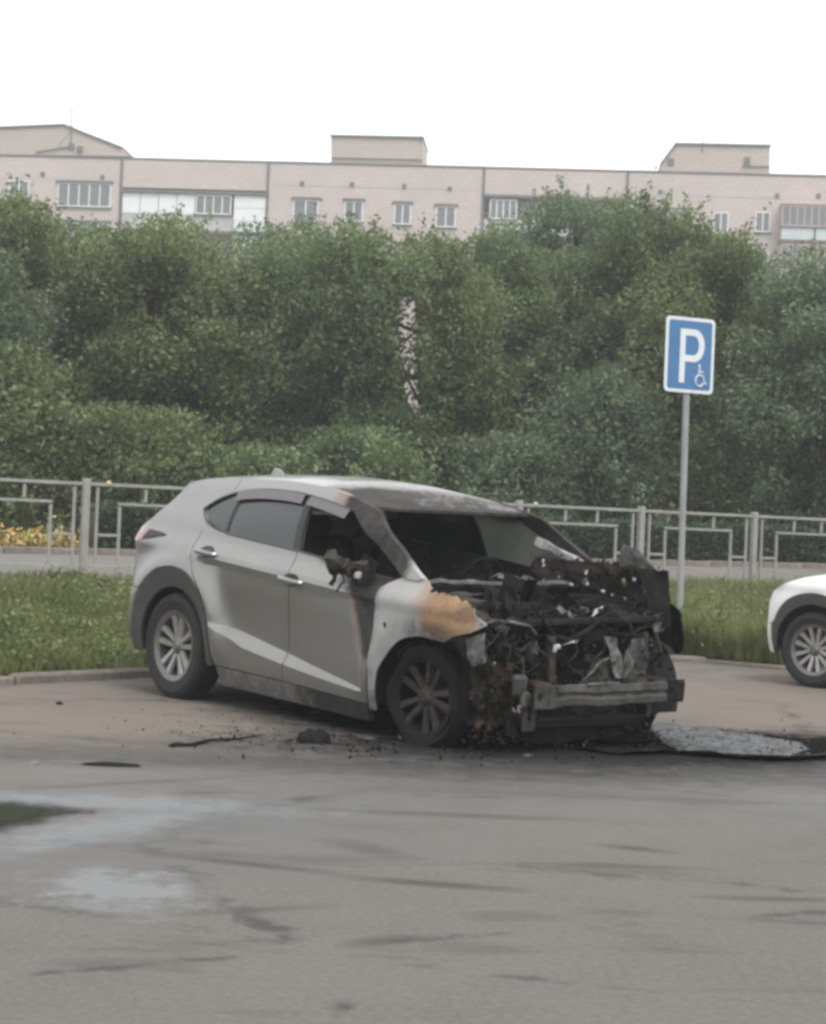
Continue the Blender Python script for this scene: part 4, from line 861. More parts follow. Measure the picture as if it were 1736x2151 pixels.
# clipped hedge sections behind the path kerb
def hedge(s0, s1, label):
    z0 = .66 + .01 * (s0 + s1) / 2; c = fpos((s0 + s1) / 2, 4.3, z0); e = empty('hedge', c, (0, 0, FA)); props(e, label, 'hedge', 'clipped hedge along the path')
    L, Wd, Ht = s1 - s0, .8, .66; n = int(3600 * L / 2); face = rng.integers(0, 4, n); C = np.zeros((n, 3)); u, w_ = rng.uniform(-.5, .5, n), rng.uniform(-.5, .5, n)
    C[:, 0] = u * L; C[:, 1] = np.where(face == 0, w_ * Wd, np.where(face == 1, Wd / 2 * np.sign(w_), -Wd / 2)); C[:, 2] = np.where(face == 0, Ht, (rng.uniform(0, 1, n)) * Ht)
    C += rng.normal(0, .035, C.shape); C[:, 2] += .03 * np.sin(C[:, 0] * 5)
    cards('leaves', C, .04, M['hedgeleaf'], e, .6, np.where(face == 0, 1., .35))  # top leaves coloured paler than the sides, as if lit from the sky
    MB().box((0, 0, Ht / 2 - .02), (L - .06, Wd - .12, Ht - .06), ch=.05).jitter(.03, 5).obj('twigs', M['bark'], e)
for i, (a, b, lb) in enumerate([(1.4, 4.2, 'dark clipped hedge from the flower bed to the car roof'), (4.25, 8.2, 'dark clipped hedge hidden behind the burnt car'), (8.25, 12.0, 'dark clipped hedge seen over the burnt engine bay'), (12.05, 15.6, 'dark clipped hedge behind the parking sign pole'), (15.65, 20, 'dark clipped hedge above the white car')]): hedge(a, b, lb)
# orange-yellow flower bed
C = np.array([fpos(rng.uniform(-3.2, 1.25), 3.75 + rng.uniform(0, 1.2), .70 + abs(rng.normal(0, .12))) for _ in range(5200)])
g = NG('flower_petals'); a = g.attr('tone').outputs['Fac']; g.fin(g.ramp(a, [(0, (.12, .15, .05)), (.38, (.26, .22, .06)), (.55, (.50, .32, .10)), (1, (.60, .46, .20))]), .8); M['flower'] = g.m
props(cards('flower_bed', C, .045, M['flower'], None, .8), 'low bed of yellow and orange flowers behind the railing', 'flowers', kind='stuff')

# grass on the verge: blades
def blades(name, pts, h, wd_, mat, tone):
    n = len(pts); a = rng.uniform(0, 6.283, n); dx = np.stack([np.cos(a), np.sin(a), np.zeros(n)], 1); ln = rng.normal(0, .35, (n, 2)); hh = h * rng.uniform(.45, 1.25, (n, 1))
    tip = np.concatenate([ln * hh * .9, hh], 1); mid = np.concatenate([ln * hh * .28, hh * .6], 1); w2 = wd_ * rng.uniform(.6, 1.5, (n, 1))
    V = np.stack([pts - dx * w2, pts + dx * w2, pts + mid + dx * w2 * .7, pts + tip, pts + mid - dx * w2 * .7], 1).reshape(-1, 3)
    me = bpy.data.meshes.new(name); me.vertices.add(5 * n); me.vertices.foreach_set('co', V.astype(np.float32).ravel()); me.loops.add(5 * n); me.loops.foreach_set('vertex_index', np.arange(5 * n, dtype=np.int32))
    me.polygons.add(n); me.polygons.foreach_set('loop_start', np.arange(0, 5 * n, 5, dtype=np.int32)); me.update()
    at = me.attributes.new('tone', 'FLOAT', 'POINT'); at.data.foreach_set('value', np.repeat(np.clip(tone + rng.normal(0, .15, n), 0, 1), 5).astype(np.float32))
    return link(name, me, mat)
N = 130000; pts = np.zeros((N, 3)); tn = np.zeros(N); k = 0
while k < N:
    s = rng.uniform(4, kd[-1] - 3); t = rng.uniform(.0, 1) ** 1.15; p = verge_pt(s, t)
    if not (-.29 < p.x / p.y < .29): continue
    dn = mnoise.noise((p.x * 1.1, p.y * 1.1, 5)); 
    if dn < -.12 and rng.random() < .75: continue
    pts[k] = p; pts[k, 2] -= .02; tn[k] = .42 + .75 * mnoise.noise((p.x * 1.3, p.y * 1.3, 8)) + (.5 if rng.random() < .10 else 0) + (.34 if p.x > 1.5 else .06); k += 1
hm = .12 + .13 * (pts[:, 0] > 1.5) + .10 * np.array([mnoise.noise((a, b, 1)) for a, b in pts[:, :2]])
props(blades('grass', pts, hm[:, None] + .02, .005, M['grassleaf'], tn), 'uncut green grass on the verge between kerb and railing', 'grass', kind='stuff')
# broad-leaved weeds among the grass
C = []
for _ in range(1900):
    s = rng.uniform(4, kd[-1] - 3); t = rng.uniform(.02, .9); p = verge_pt(s, t)
    if not (-.29 < p.x / p.y < .29): continue
    m_ = rng.integers(20, 44); tall = rng.random() < (.5 if p.x > 1.5 else .15); q = rng.normal(0, 1, (m_, 3)) * np.array([.12, .12, .13 if tall else .05]); q[:, 2] = abs(q[:, 2]) + .03; C.append(q + np.array(p))
C = np.concatenate(C); props(cards('weeds', C, .024, M['grassleaf'], None, .9, .45 + .35 * np.sin(C[:, 0] * 3.7) * np.sin(C[:, 1] * 2.9) + .18 * (C[:, 0] > 1.5)), 'broad-leaved weeds scattered through the verge grass', 'weeds', kind='stuff')

# ---------------------------------------------------------------- railing fence
fence = empty('railing_fence', fpos(0, 0, FZ), (0, 0, FA)); props(fence, 'grey welded steel railing with stepped rectangular pattern along the path', 'fence')
def bar(mb, a, b, w=.022): mb.box(((a[0] + b[0]) / 2, 0, (a[1] + b[1]) / 2), (abs(a[0] - b[0]) + w, w, abs(a[1] - b[1]) + w))
barcache = {}
def fbar(x0, z0, x1, z1, par, name, w=.034, off=0.):
    key = (round(x1 - x0, 3), round(z1 - z0, 3), w)
    if key not in barcache:
        mb = MB().box((0, 0, 0), (abs(x1 - x0) + w, w, abs(z1 - z0) + (w if x0 != x1 else -w)), ch=.003); o = mb.obj(name, M['fencepaint'], par); barcache[key] = o.data
    else: o = link(name, barcache[key], None, par)
    o.location = ((x0 + x1) / 2, 0, (z0 + z1) / 2); return o
for i in range(-3, 8):
    mb = MB().box((0, 0, .56), (.085, .085, 1.20), ch=.008); o = mb.obj('post', M['fencepaint'], fence); o.location.x = 2. * i
    if i == 7: continue
    tr = fbar(.04, 1.10, 1.96, 1.10, fence, 'fence_panel', .04); tr.location.x += 2. * i
    L = 1.92
    def sb(x0, z0, x1, z1, nm):
        o = fbar(x0, z0 - 1.10, x1, z1 - 1.10, tr, nm); o.location.x -= 1.0; return o
    sb(.14, .14, .14, 1.08, 'upright_bar'); sb(1.86, .14, 1.86, 1.08, 'upright_bar')
    sb(.42, .14, .42, .86, 'upright_bar'); sb(1.58, .14, 1.58, .86, 'upright_bar')
    sb(.42, .875, 1.58, .875, 'cross_bar'); sb(.74, .89, .74, 1.08, 'short_bar'); sb(1.26, .89, 1.26, 1.08, 'short_bar')
    sb(.16, .50, .40, .50, 'link_bar'); sb(1.60, .50, 1.84, .50, 'link_bar'); sb(.04, .125, 1.96, .125, 'bottom_rail')
for i, s in enumerate((.27, 6.25, 14.3)):
    o = MB().lathe([(0, .03), (.02, .026), (.03, 0), (.02, -.026), (0, -.03)], 12, 'z').obj('reflector', None, fence); g = NG('reflector_yellow'); g.fin((.55, .48, .25), .4); o.data.materials.append(g.m) if i == 0 else o.data.materials.append(bpy.data.materials['reflector_yellow']); o.location = (s, -.01, 1.12)

# ---------------------------------------------------------------- parking sign
p = at_depth(1441, 828, 19.6); zb = .15; SS = 19.6 / 22.6; sg = empty('parking_sign', (p.x, 19.6, zb)); props(sg, 'blue accessible parking sign with white P on a grey pole', 'sign')
MB().tube([(.035, 0, -.15), (0, 0, p.z - zb + .95 * SS)], .037, 16).obj('pole', M['galv'], sg)
SA = .42; plate = empty('sign_plate', (0.02, -.05, p.z - zb + .50 * SS), (0, 0, SA)); plate.parent = sg; plate.scale = (SS,) * 3
def rrect(w, h, r, n=6):
    o = []
    for cx, cz, a in ((w / 2 - r, h / 2 - r, 0), (-w / 2 + r, h / 2 - r, 90), (-w / 2 + r, -h / 2 + r, 180), (w / 2 - r, -h / 2 + r, 270)): o += [(cx + r * math.cos(R(a + 90 * i / n)), cz + r * math.sin(R(a + 90 * i / n))) for i in range(n + 1)]
    return o
g = NG('sign_white'); g.fin(g.mix(g.noise(6), (.55, .58, .60), (.68, .70, .71)), .4); M['signw'] = g.m
g = NG('sign_blue'); g.fin(g.mix(g.noise(4, 5), (.035, .13, .30), (.055, .17, .34)), .4); M['signb'] = g.m
SW, SH = .74, .97
def flat(name, poly, y0, th, mat, holes=()): return surf(name, poly, lambda a, b: (a, y0, b), mat, plate, .08, -th, (0, 1, 0), holes=holes, smooth=20)
flat('white_border', rrect(SW, SH, .06), -.004, .012, M['signw']); flat('blue_face', rrect(SW - .085, SH - .085, .035), -.006, .004, M['signb'])
flat('letter_p', [(-.155, -.36), (-.075, -.36), (-.075, -.085), (.06, -.085)] + [(.06 + .155 * math.cos(R(a)), .125 + .21 * math.sin(R(a))) for a in range(-80, 81, 10)] + [(.06, .335), (-.155, .335)], -.011, .004, M['signw'],
     holes=[[(-.075, .00), (.05, .00)] + [(.05 + .082 * math.cos(R(a)), .125 + .125 * math.sin(R(a))) for a in range(-80, 81, 16)] + [(.05, .25), (-.075, .25)]])
mb = MB(); c = (.165, -.33)
mb.tube([(c[0] + .062 * math.cos(t) - .01, -.013, c[1] + .01 + .072 * math.sin(t)) for t in np.linspace(.9, 5.9, 22)], .012, 6)
mb.tube([(.145, -.013, -.145), (.147, -.013, -.24), (.205, -.013, -.26), (.235, -.013, -.36), (.262, -.013, -.355)], .013, 6).lathe([(0, .012), (.017, .008), (.02, 0), (.017, -.008), (0, -.012)], 10, 'y', (.145, -.013, -.128)).box((.165, -.013, -.205), (.07, .02, .018))
mb.obj('wheelchair_symbol', M['signw'], plate)
for z in (-.3, .3): MB().box((-.01, .035, z), (.11, .03, .04), ch=.005).obj('clamp', M['galv'], plate)

# ---------------------------------------------------------------- apartment block
bA, bB = Vector((-29.5, 124.4, 0)), Vector((28.5, 120.0, 0)); bd = (bB - bA).normalized(); bn = Vector((bd.y, -bd.x, 0))   # bn faces the lot
blk = empty('apartment_block', bA + bd * 29 + Vector((0, 0, .5)), (0, 0, math.atan2(bd.y, bd.x)))
props(blk, 'long nine-storey pinkish brick apartment block above the trees', 'building')
BI = (Matrix.Translation(blk.location) @ Matrix.Rotation(blk.rotation_euler.z, 4, 'Z')).inverted()
def fac(u, v, n=0.):
    """photo pixel -> facade coordinates (along, height) on the plane n metres in front"""
    d = ray(u, v); o = Vector((0, 0, HC)); q0 = BI @ o; q1 = BI @ (o + d); t = (-n - q0.y) / (q1.y - q0.y); q = q0 + (q1 - q0) * t
    return q.x, q.z
def brickm(name, a, b):
    g = NG(name); t = g.t.nodes.new('ShaderNodeTexBrick'); mp = g.t.nodes.new('ShaderNodeMapping'); mp.inputs['Rotation'].default_value = (R(-90), 0, 0)
    g.link(g.tc.outputs['Object'], mp.inputs[0]); g.link(mp.outputs[0], t.inputs['Vector']); t.inputs['Scale'].default_value = 1; t.inputs['Brick Width'].default_value = .52; t.inputs['Row Height'].default_value = .26; t.inputs['Mortar Size'].default_value = .018
    t.inputs['Color1'].default_value = a + (1,); t.inputs['Color2'].default_value = b + (1,); t.inputs['Mortar'].default_value = tuple(x * .78 for x in a) + (1,)
    n = g.noise(.35, 6, .6); g.fin(g.mix(g.math('MULTIPLY', g.ramp(n, [(.4, 0), (.75, 1)]), .35), t.outputs[0], tuple(x * .72 for x in b)), .9); return g.m
M['brick'] = brickm('pink_brick', (.485, .412, .388), (.535, .45, .422))
M['hutbrick'] = brickm('hut_brick', (.43, .36, .32), (.46, .40, .35))
M['slab'] = simple('dark_concrete', (.13, .12, .115), .9, 0, .2, 1.5)
M['conc'] = simple('balcony_concrete', (.42, .40, .38), .9, 0, .15, 1.2)
M['wclad'] = simple('white_cladding', (.72, .73, .73), .5, 0, .06, .8)
M['frame'] = simple('window_frame_white', (.68, .68, .68), .5, 0, .08, 2)
M['gpanel'] = simple('grey_balcony_panel', (.50, .53, .55), .6, 0, .08, 1)
M['ppanel'] = simple('pink_balcony_panel', (.42, .31, .31), .8, 0, .1, 1)
g = NG('window_pane'); g.fin(g.mix(g.noise(.8, 3), (.07, .078, .082), (.20, .215, .215)), .25); M['pane'] = g.m
TOPZ = fac(565, 341)[1]; FP0 = 2.8
def wallbox(name, u0, u1, z0, z1, n, d, mat, par=blk):
    return MB().box(((u0 + u1) / 2, -n + d / 2, (z0 + z1) / 2), (u1 - u0, d, z1 - z0)).obj(name, mat, par, None)
def U(x, y=400): return fac(x, y)[0]
ub = [U(-1100, 310), U(257, 335), U(565, 341), U(1018, 352), U(1320, 360), U(2700, 385)]
for i in range(5):
    rec = i in (1, 3); n = -1.2 if rec else 0
    wallbox('wall_bay', ub[i] + (.0 if not rec else .0), ub[i + 1], -2, TOPZ, n, 12 - (1.2 if rec else 0), M['brick'])
    if rec: wallbox('parapet_band', ub[i], ub[i + 1], TOPZ - 2.0, TOPZ, -.02, 1.17, M['brick'])
    wallbox('coping', ub[i] - (.04 if not rec else -.05), ub[i + 1] + (.04 if not rec else -.05), TOPZ + .005, TOPZ + .10, .08 if not rec else .04, 1.4, M['slab'])
for i in (1, 2, 3, 4): MB().box((ub[i], -.03, TOPZ / 2), (.16, .12, TOPZ)).obj('bay_seam', M['slab'], blk, None)
for k in range(1, 4):
    for i in (0, 2, 4): MB().box(((ub[i] + ub[i + 1]) / 2, -.004, TOPZ - 1.55 - FP0 * (k - 1)), (ub[i + 1] - ub[i] - .3, .02, .06)).obj('floor_joint', M['conc'], blk, None)
def window(u0, u1, z0, z1, n, mull=1, par=blk):
    w = MB(); t = .09
    w.box(((u0 + u1) / 2, -n + .0, z0 + t / 2), (u1 - u0, .10, t)).box(((u0 + u1) / 2, -n, z1 - t / 2), (u1 - u0, .10, t))
    for k in range(mull + 2):
        x = u0 + t / 2 + (u1 - u0 - t) * k / (mull + 1); w.box((x, -n, (z0 + z1) / 2), (t, .10, z1 - z0 - 2 * t))
    o = w.obj('window', M['frame'], par, None); pn = MB().box(((u0 + u1) / 2, -n - .015, (z0 + z1) / 2), (u1 - u0 - .1, .02, z1 - z0 - .1)).obj('pane', M['pane'], o, None)
    MB().box(((u0 + u1) / 2, -n - .05, z0 - .04), (u1 - u0 + .2, .22, .06)).obj('sill', M['slab'], o, None)
    return o
FP = 2.8
def pxwin(x0, x1, y0, y1, mull=1, n=.0, lintel=False, floors=3):
    a, z1 = fac(x0, y0); b, z0 = fac(x1, y1)
    for k in range(floors):
        o = window(a, b, z0 - FP * k, z1 - FP * k, n + .01, mull)
        if lintel: MB().box(((a + b) / 2, -n - .06, z1 - FP * k + .08), (b - a + .25, .2, .14)).obj('lintel', M['slab'], o, None)
pxwin(122, 232, 383, 436, 4, lintel=True); pxwin(617, 668, 418, 466, 1, lintel=True); pxwin(725, 762, 421, 466, 1, lintel=True); pxwin(829, 863, 427, 472, 1, lintel=True); pxwin(917, 957, 432, 478, 1, lintel=True)
pxwin(20, 60, 378, 428, 1); pxwin(1404, 1446, 440, 490, 1, lintel=True); pxwin(1500, 1530, 445, 490, 1); pxwin(1588, 1618, 444, 488, 1)
for x, y in ((90, 365), (215, 372), (635, 385), (740, 387), (850, 391), (1045 - 5, 0), (1388, 403), (1633, 411), (1720, 411), (945, 396)):
    if y == 0: continue
    a, z = fac(x, y); MB().box((a, -.03, z), (.28, .10, .30)).obj('vent', M['slab'], blk, None)
# glazed balcony stack in the first recess
def balcony_stack(x0, x1, ytop, kind):
    a, zt = fac(x0, ytop); b, _ = fac(x1, ytop)
    for k in range(4):
        z = zt - FP * k
        MB().box(((a + b) / 2, .46, z + .10), (b - a - .02, 1.30, .2)).obj('balcony_slab', M['slab'], blk, None)
        if kind == 0:
            w0 = a + (b - a) * .50; w1 = a + (b - a) * .76
            if k == 0:
                for q in range(4): wallbox('white_panel', a + .03 + (w0 - a) * q / 4, a + (w0 - a) * (q + 1) / 4 - .02, z - 1.45, z - .02, -.02, .08, M['wclad'])
                window(w0 + .05, w1 - .1, z - 1.42, z - .04, .0, 3)
                for q in range(3): wallbox('white_panel', w1 + .08, b - .05, z - 2.7 + q * .9 + .01, z - 2.7 + (q + 1) * .9 - .02, .0, .08, M['wclad'])
                wallbox('balcony_parapet', a + .03, w1 + .02, z - 2.6, z - 1.47, -.03, .12, M['conc'])
            else:
                wallbox('white_panel', w1 + .08, b - .05, z - 2.6, z - .05, .0, .08, M['wclad'])
                wallbox('balcony_parapet', a + .03, w1, z - 2.6, z - 1.5, -.03, .12, M['conc']); window(a + .4, a + 2.2, z - 1.5, z - .1, -1.15, 2); window(a + 3.2, a + 5, z - 1.5, z - .1, -1.15, 2)
        else:
            if k % 2 == 0: window(a + .4, a + 2.3, z - 1.5, z - .1, -.05, 3)
            window(a + 5.5, a + 7.2, z - 1.5, z - .1, -1.15, 2); window(a + 3, a + 4.2, z - 1.5, z - .1, -1.15, 1)
            wallbox('balcony_parapet', a + .03, b - .03, z - 2.6, z - 1.52, -.03, .12, M['conc'] if k else M['gpanel'])
balcony_stack(257, 565, 403, 0); balcony_stack(1018, 1320, 414, 1)
# projecting pink balcony at the end bay
a, z1 = fac(1643, 428, 1.1); b = a + 4.6
for k in range(4):
    z = z1 - FP * k; wallbox('balcony_slab', a, b, z - 2.62, z - 2.42, 1.15, 1.2, M['slab']); wallbox('balcony_slab', a, b, z - .02, z + .10, 1.15, 1.2, M['ppanel'])
    for q in range(2): wallbox('grey_panel', a + .06 + q * 2.3, a + 2.24 + q * 2.3, z - 2.40, z - 1.55, 1.1, .06, M['gpanel'])
    o = window(a + .05, b - .05, z - 1.5, z - .06, 1.06, 8); [o.data.materials.clear(), o.data.materials.append(M['ppanel'])]
    wallbox('balcony_side', a + .0, a + .08, z - 2.4, z - .04, 1.0, .98, M['ppanel'])
# roof huts
def hut(pts, name, label=None, deep=4.5):
    q = [fac(x, y, -.9) for x, y in pts]; mb = MB().prism([(x, .9, z) for x, z in q], (0, 1, 0), deep); o = mb.obj(name, M['hutbrick'], blk, None)
    tops = q[1:-1]
    for (x0, z0), (x1, z1) in zip(tops, tops[1:]):
        L = math.dist((x0, z0), (x1, z1)); an = math.atan2(z1 - z0, x1 - x0)
        MB().box(((x0 + x1) / 2, .9 + deep / 2, (z0 + z1) / 2 + .07), (L + .1, deep + .3, .12), Matrix.Rotation(-an, 3, 'Y')).obj('hut_coping', M['slab'], o, None)
    return o
h1 = hut([(-330, 318), (-330, 283), (135, 264), (172, 279), (256, 312), (275, 328)], 'roof_hut'); h2 = hut([(696, 355), (696, 287), (889, 291), (889, 360)], 'roof_hut'); h3 = hut([(1388, 372), (1390, 345), (1420, 304), (1618, 308), (1617, 378)], 'roof_hut')
for h, x, y in ((h1, 168, 332 - 18), (h1, 150, 308), (h3, 1570, 338), (h3, 1410, 340)):
    u_, z_ = fac(x, y, -.9); MB().box((u_, .86, z_), (.42, .1, .5)).obj('hatch', M['slab'], h, None)
for h, pts_ in ((h1, [(75, 320), (148, 308)]), (h2, [(697, 332), (888, 336)]), (h3, [(1560, 349), (1617, 350)])):
    q = [fac(x, y, -.88) for x, y in pts_]; MB().tube([(a_, .80, b_) for a_, b_ in q], .05, 6).obj('cable', M['slab'], h)
for x, y0, y1 in ((148, 305, 226), (884, 300, 246), (1476, 320, 290)):
    a_, b_ = fac(x, y0, -.8); c_, d_ = fac(x + 1, y1, -.8); mb = MB().tube([(a_, .84, b_), (a_, .84, d_)], .035, 6)
    if x == 148:
        for dz, L in ((.25, .5), (.9, .8), (1.3, .6)): mb.tube([(a_ - L / 2, .84, d_ - dz), (a_ + L / 2, .84, d_ - dz)], .02, 5)
        mb.tube([(a_ - .9, .84, b_ - .1), (a_, .84, b_ + 1.1)], .015, 5)
    mb.obj('antenna_mast', M['slab'], blk)

# ---------------------------------------------------------------- white car beyond
fw = Vector((-.70, .714, 0)).normalized(); lf = Vector((-fw.y, fw.x, 0)); wc = ground(1692, 1443)
WS = .95; wc += Vector((.10, 0, 0)); o_ = Vector((wc.x, wc.y, 0)) - fw * 2.66 * WS - lf * .80 * WS
wcar = empty('parked_car', o_, (0, 0, math.atan2(fw.y, fw.x))); wcar.scale = (WS,) * 3; props(wcar, 'white crossover with black arch trim and silver alloy wheels, parked nose to the kerb', 'car')
build_car(wcar, False, M['white'], (M['rubber'], M['alloy'], M['rotor']))
for s in (-1, 1):
    wheel(wcar, (2.66, s * .79, .345), s, .345, .22, .225, (M['rubber'], M['alloy'], M['rotor']), spokes=6)
    ao = cr([(2.17, .25), (2.18, .42), (2.23, .60), (2.33, .74), (2.47, .83), (2.66, .865), (2.85, .83), (2.99, .74), (3.08, .60), (3.12, .42)], 4)
    surf('arch_cladding', ao + [(3.10, .28)] + arc(2.66, .35, .41, -8, 188, 26) + [(2.22, .25)], sidefn(s, .006), M['clad'], wcar, .04, .02, (0, s, 0))
    fo = cr([(2.21, .985), (2.212, .73), (2.19, .62)], 4)[:-1] + [(x, z + .004) for x, z in ao if z > .60] + [(3.13, .56), (3.18, .56), (3.18, .76), (3.13, .86), (2.98, .94), (2.8, 1.0), (2.55, 1.05), (2.34, 1.075), (2.26, 1.02)]
    surf('front_fender', fo, sidefn(s), M['white'], wcar, .035, .01, (0, s, 0))
    surf('bumper_corner', [(3.13, .555), (3.18, .555), (3.17, .30), (3.11, .28)], sidefn(s), M['white'], wcar, .04, .012, (0, s, 0))
mb = MB(); ny = 15; prof = [(2.45, 1.06, .70), (2.7, 1.055, .78), (2.95, 1.01, .80), (3.08, .95, .76), (3.18, .86, .66), (3.23, .76, .64), (3.25, .60, .63), (3.23, .42, .63), (3.18, .26, .62)]
for x, z, w_ in prof:
    for j in range(ny):
        y = -1 + 2 * j / (ny - 1); yy = YS(min(x, 3.4), min(z, 1.04)) ; mb.v.append(Vector((x - (.14 if x > 3.15 else .06) * abs(y) ** 3, y * yy, z - .035 * abs(y) ** 3 * (x < 3.4))))
for i in range(len(prof) - 1):
    for j in range(ny - 1): mb.f.append((i * ny + j, i * ny + j + 1, (i + 1) * ny + j + 1, (i + 1) * ny + j))
mb.obj('bonnet_and_nose', M['white'], wcar)
MB().box((3.22, 0, .70), (.10, .9, .2), ch=.03).obj('grille', M['black'], wcar)
for s in (-1, 1): MB().box((3.10, s * .60, .78), (.18, .30, .12), Matrix.Rotation(s * -.35, 3, 'Z'), ch=.03).obj('headlight', M['cglass'], wcar); MB().box((2.05, s * 1.0, 1.10), (.12, .2, .14), ch=.04).tube([(2.1, s * .86, 1.06), (2.05, s * .94, 1.08)], .025).obj('door_mirror', M['white'], wcar)
mb = MB(); q = [(1.84, -.66, 1.45), (1.86, 0, 1.46), (1.84, .66, 1.45), (2.48, .78, 1.07), (2.58, 0, 1.07), (2.48, -.78, 1.07)]; mb.v = [Vector(p) for p in q]; mb.f = [(0, 1, 4, 5), (1, 2, 3, 4)]; mb.obj('windscreen', M['cglass'], wcar)

# ---------------------------------------------------------------- puddles, debris, foam
g = NG('puddle_water'); g.fin((.02, .022, .017), .13); g.p.inputs['IOR'].default_value = 1.33; g.p.inputs['Specular IOR Level'].default_value = .6; g.bump(g.noise(9, 4), .06, .003); g.set(g.p.inputs['Alpha'], g.ramp(g.math('ADD', g.attr('edge').outputs['Fac'], g.math('MULTIPLY', g.math('SUBTRACT', g.noise(11, 6, .7), .5), 1.0)), [(.15, 0), (.75, 1)])); M['water'] = g.m
def puddle(px, seed):
    P = cr(px + [px[0]], 6)[:-1]; W_ = []
    for i, (u, v_) in enumerate(P):
        p = ground(u, v_, .004); q = mnoise.noise_vector(Vector((p.x * 6, p.y * 6, seed))) * .06; W_.append((p.x + q.x, p.y + q.y))
    v, f = tri2d(W_, .03); ba = np.array(dens(W_, .03)); me = mesh('puddle', [(a, b, .005) for a, b in v], f); at = me.attributes.new('edge', 'FLOAT', 'POINT')
    at.data.foreach_set('value', [min(1, math.sqrt(((ba - p) ** 2).sum(1).min()) / .30) for p in v])
    return props(link('puddle', me, M['water']), kind='structure')
puddle([(-160, 1680), (-40, 1676), (60, 1680), (150, 1686), (250, 1700), (170, 1722), (105, 1738), (40, 1750), (-40, 1758), (-160, 1768)], 1)
def lump(name, label, cat, u, v_, size, mat, seed, amp=.35, kind=None, group=None, n=10):
    p = ground(u, v_, 0); mb = MB().lathe([(0.001, 1), (.45, .92), (.8, .62), (1, .2), (.96, 0)], n * 2, 'z')
    for w in mb.v:
        d = mnoise.noise_vector(w * 1.6 + Vector((seed, seed * 2, 0))) * amp + mnoise.noise_vector(w * 4 + Vector((seed, 0, seed))) * amp * .5; w += d; w.x *= size[0]; w.y *= size[1]; w.z = max(-.01, w.z) * size[2]
    o = mb.obj(name, mat, None, 50); o.location = (p.x, p.y, 0); props(o, label, cat, group, kind); return o
lump('charred_lump', 'charred black lump of plastic on the asphalt beside the front wheel', 'debris', 660, 1560, (.10, .08, .075), M['char'], 3)
lump('charred_scrap', 'flat blackened strip lying alone on sandy asphalt', 'debris', 235, 1609, (.15, .035, .018), M['char'], 5)
lump('charred_scrap', 'thin scorched strip on the asphalt below the rear door', 'debris', 375, 1567, (.05, .03, .02), M['char'], 6)
lump('stone', 'small dark stone on the asphalt near the rear wheel', 'stone', 125, 1480, (.025, .02, .02), M['char'], 7)
lump('stone', 'small grey stone lying alone on sandy asphalt near the blackened strip', 'stone', 70, 1606, (.03, .025, .02), M['kerb'], 8)
lump('rock', 'pale rock on the verge just above the kerb', 'stone', 48, 1412, (.11, .08, .10), M['kerb'], 9)
st = MB().tube([ground(u, v_, .012) for u, v_ in ((355, 1565), (400, 1563), (440, 1556), (500, 1551), (560, 1546))], [.012, .014, .01, .008, .004], 6).jitter(.02, 8); props(st.obj('charred_strip', M['char']), 'long thin scorched strip trailing across the asphalt below the doors', 'debris')
def gp(r):
    u = r.gauss(1050, 260); v_ = r.gauss(1560, 16); p = ground(u, min(max(v_, 1515), 1612)); return (p.x, p.y, .006)
o = rubble('soot_debris', 520, gp, .006, .022, M['char'], None, 11); props(o, 'scatter of black crumbs on the asphalt before the burnt car', 'debris', kind='stuff')
def gp2(r):
    u = r.gauss(560, 190); v_ = r.gauss(1530, 22); p = ground(u, min(max(v_, 1490), 1600)); return (p.x, p.y, .004)
o = rubble('fire_debris', 160, gp2, .004, .014, M['char'], None, 12); props(o, 'sparse dark crumbs on the asphalt below the car doors', 'debris', kind='stuff')
o = rubble('ash_scatter', 120, lambda r: tuple(ground(r.gauss(1060, 90), min(max(r.gauss(1552, 8), 1530), 1580), .006)), .005, .018, M['ash'], None, 13); props(o, 'pale ash bits scattered below the bumper beam', 'debris', kind='stuff')
# heap of pale foam and ash beside the beam end, on the fallen bumper skin
foamc = NG('grey_foam_ash'); n = foamc.noise(9, 7, .7); foamc.fin(foamc.ramp(n, [(.38, (.008, .008, .008)), (.5, (.045, .045, .046)), (.6, (.085, .085, .088)), (.76, (.24, .24, .245))]), .4); foamc.bump(foamc.noise(30, 5), .9, .02); M['foam'] = foamc.m
FO = [(1368, 1530), (1400, 1522), (1450, 1534), (1500, 1540), (1560, 1542), (1620, 1552), (1680, 1562), (1700, 1576), (1660, 1590), (1580, 1588), (1500, 1584), (1430, 1580), (1395, 1566)]
Wf = [(p.x, p.y) for p in (ground(u, v_) for u, v_ in FO)]; fv, ff = tri2d(Wf, .014); ba = np.array(dens(Wf, .02)); zz = []
for a, b in fv:
    dd = math.sqrt(((ba - (a, b)) ** 2).sum(1).min()); q = Vector((a, b, 0)); hgt = .5 + .9 * mnoise.noise(q * 5.5) + .7 * abs(mnoise.noise(q * 14)) + .18 * mnoise.noise(q * 25)
    zz.append(.006 + min(1, dd / .10) ** .6 * max(0, hgt) * (.036 - .018 * ss(1.7, 2.4, a)))
props(link('foam_heap', mesh('foam_heap', [(a, b, z) for (a, b), z in zip(fv, zz)], ff, 60), M['foam']), 'pale grey heap of spent foam and ash beside the bumper beam', 'foam', kind='stuff')
def fp_(r):
    t = r.random() ** 1.3; u = 1375 + 330 * t + r.gauss(0, 10); v_ = lerp(u, [1370, 1450, 1560, 1660, 1720], [1552, 1560, 1566, 1576, 1582]) + r.gauss(0, 12); p = ground(u, min(max(v_, 1522), 1596)); return (p.x, p.y, abs(r.gauss(.012, .018)))
o = rubble('foam_crumbs', 420, fp_, .004, .018, M['foam'], None, 17); props(o, 'broken grey crumbs over and around the foam heap', 'foam', kind='stuff')
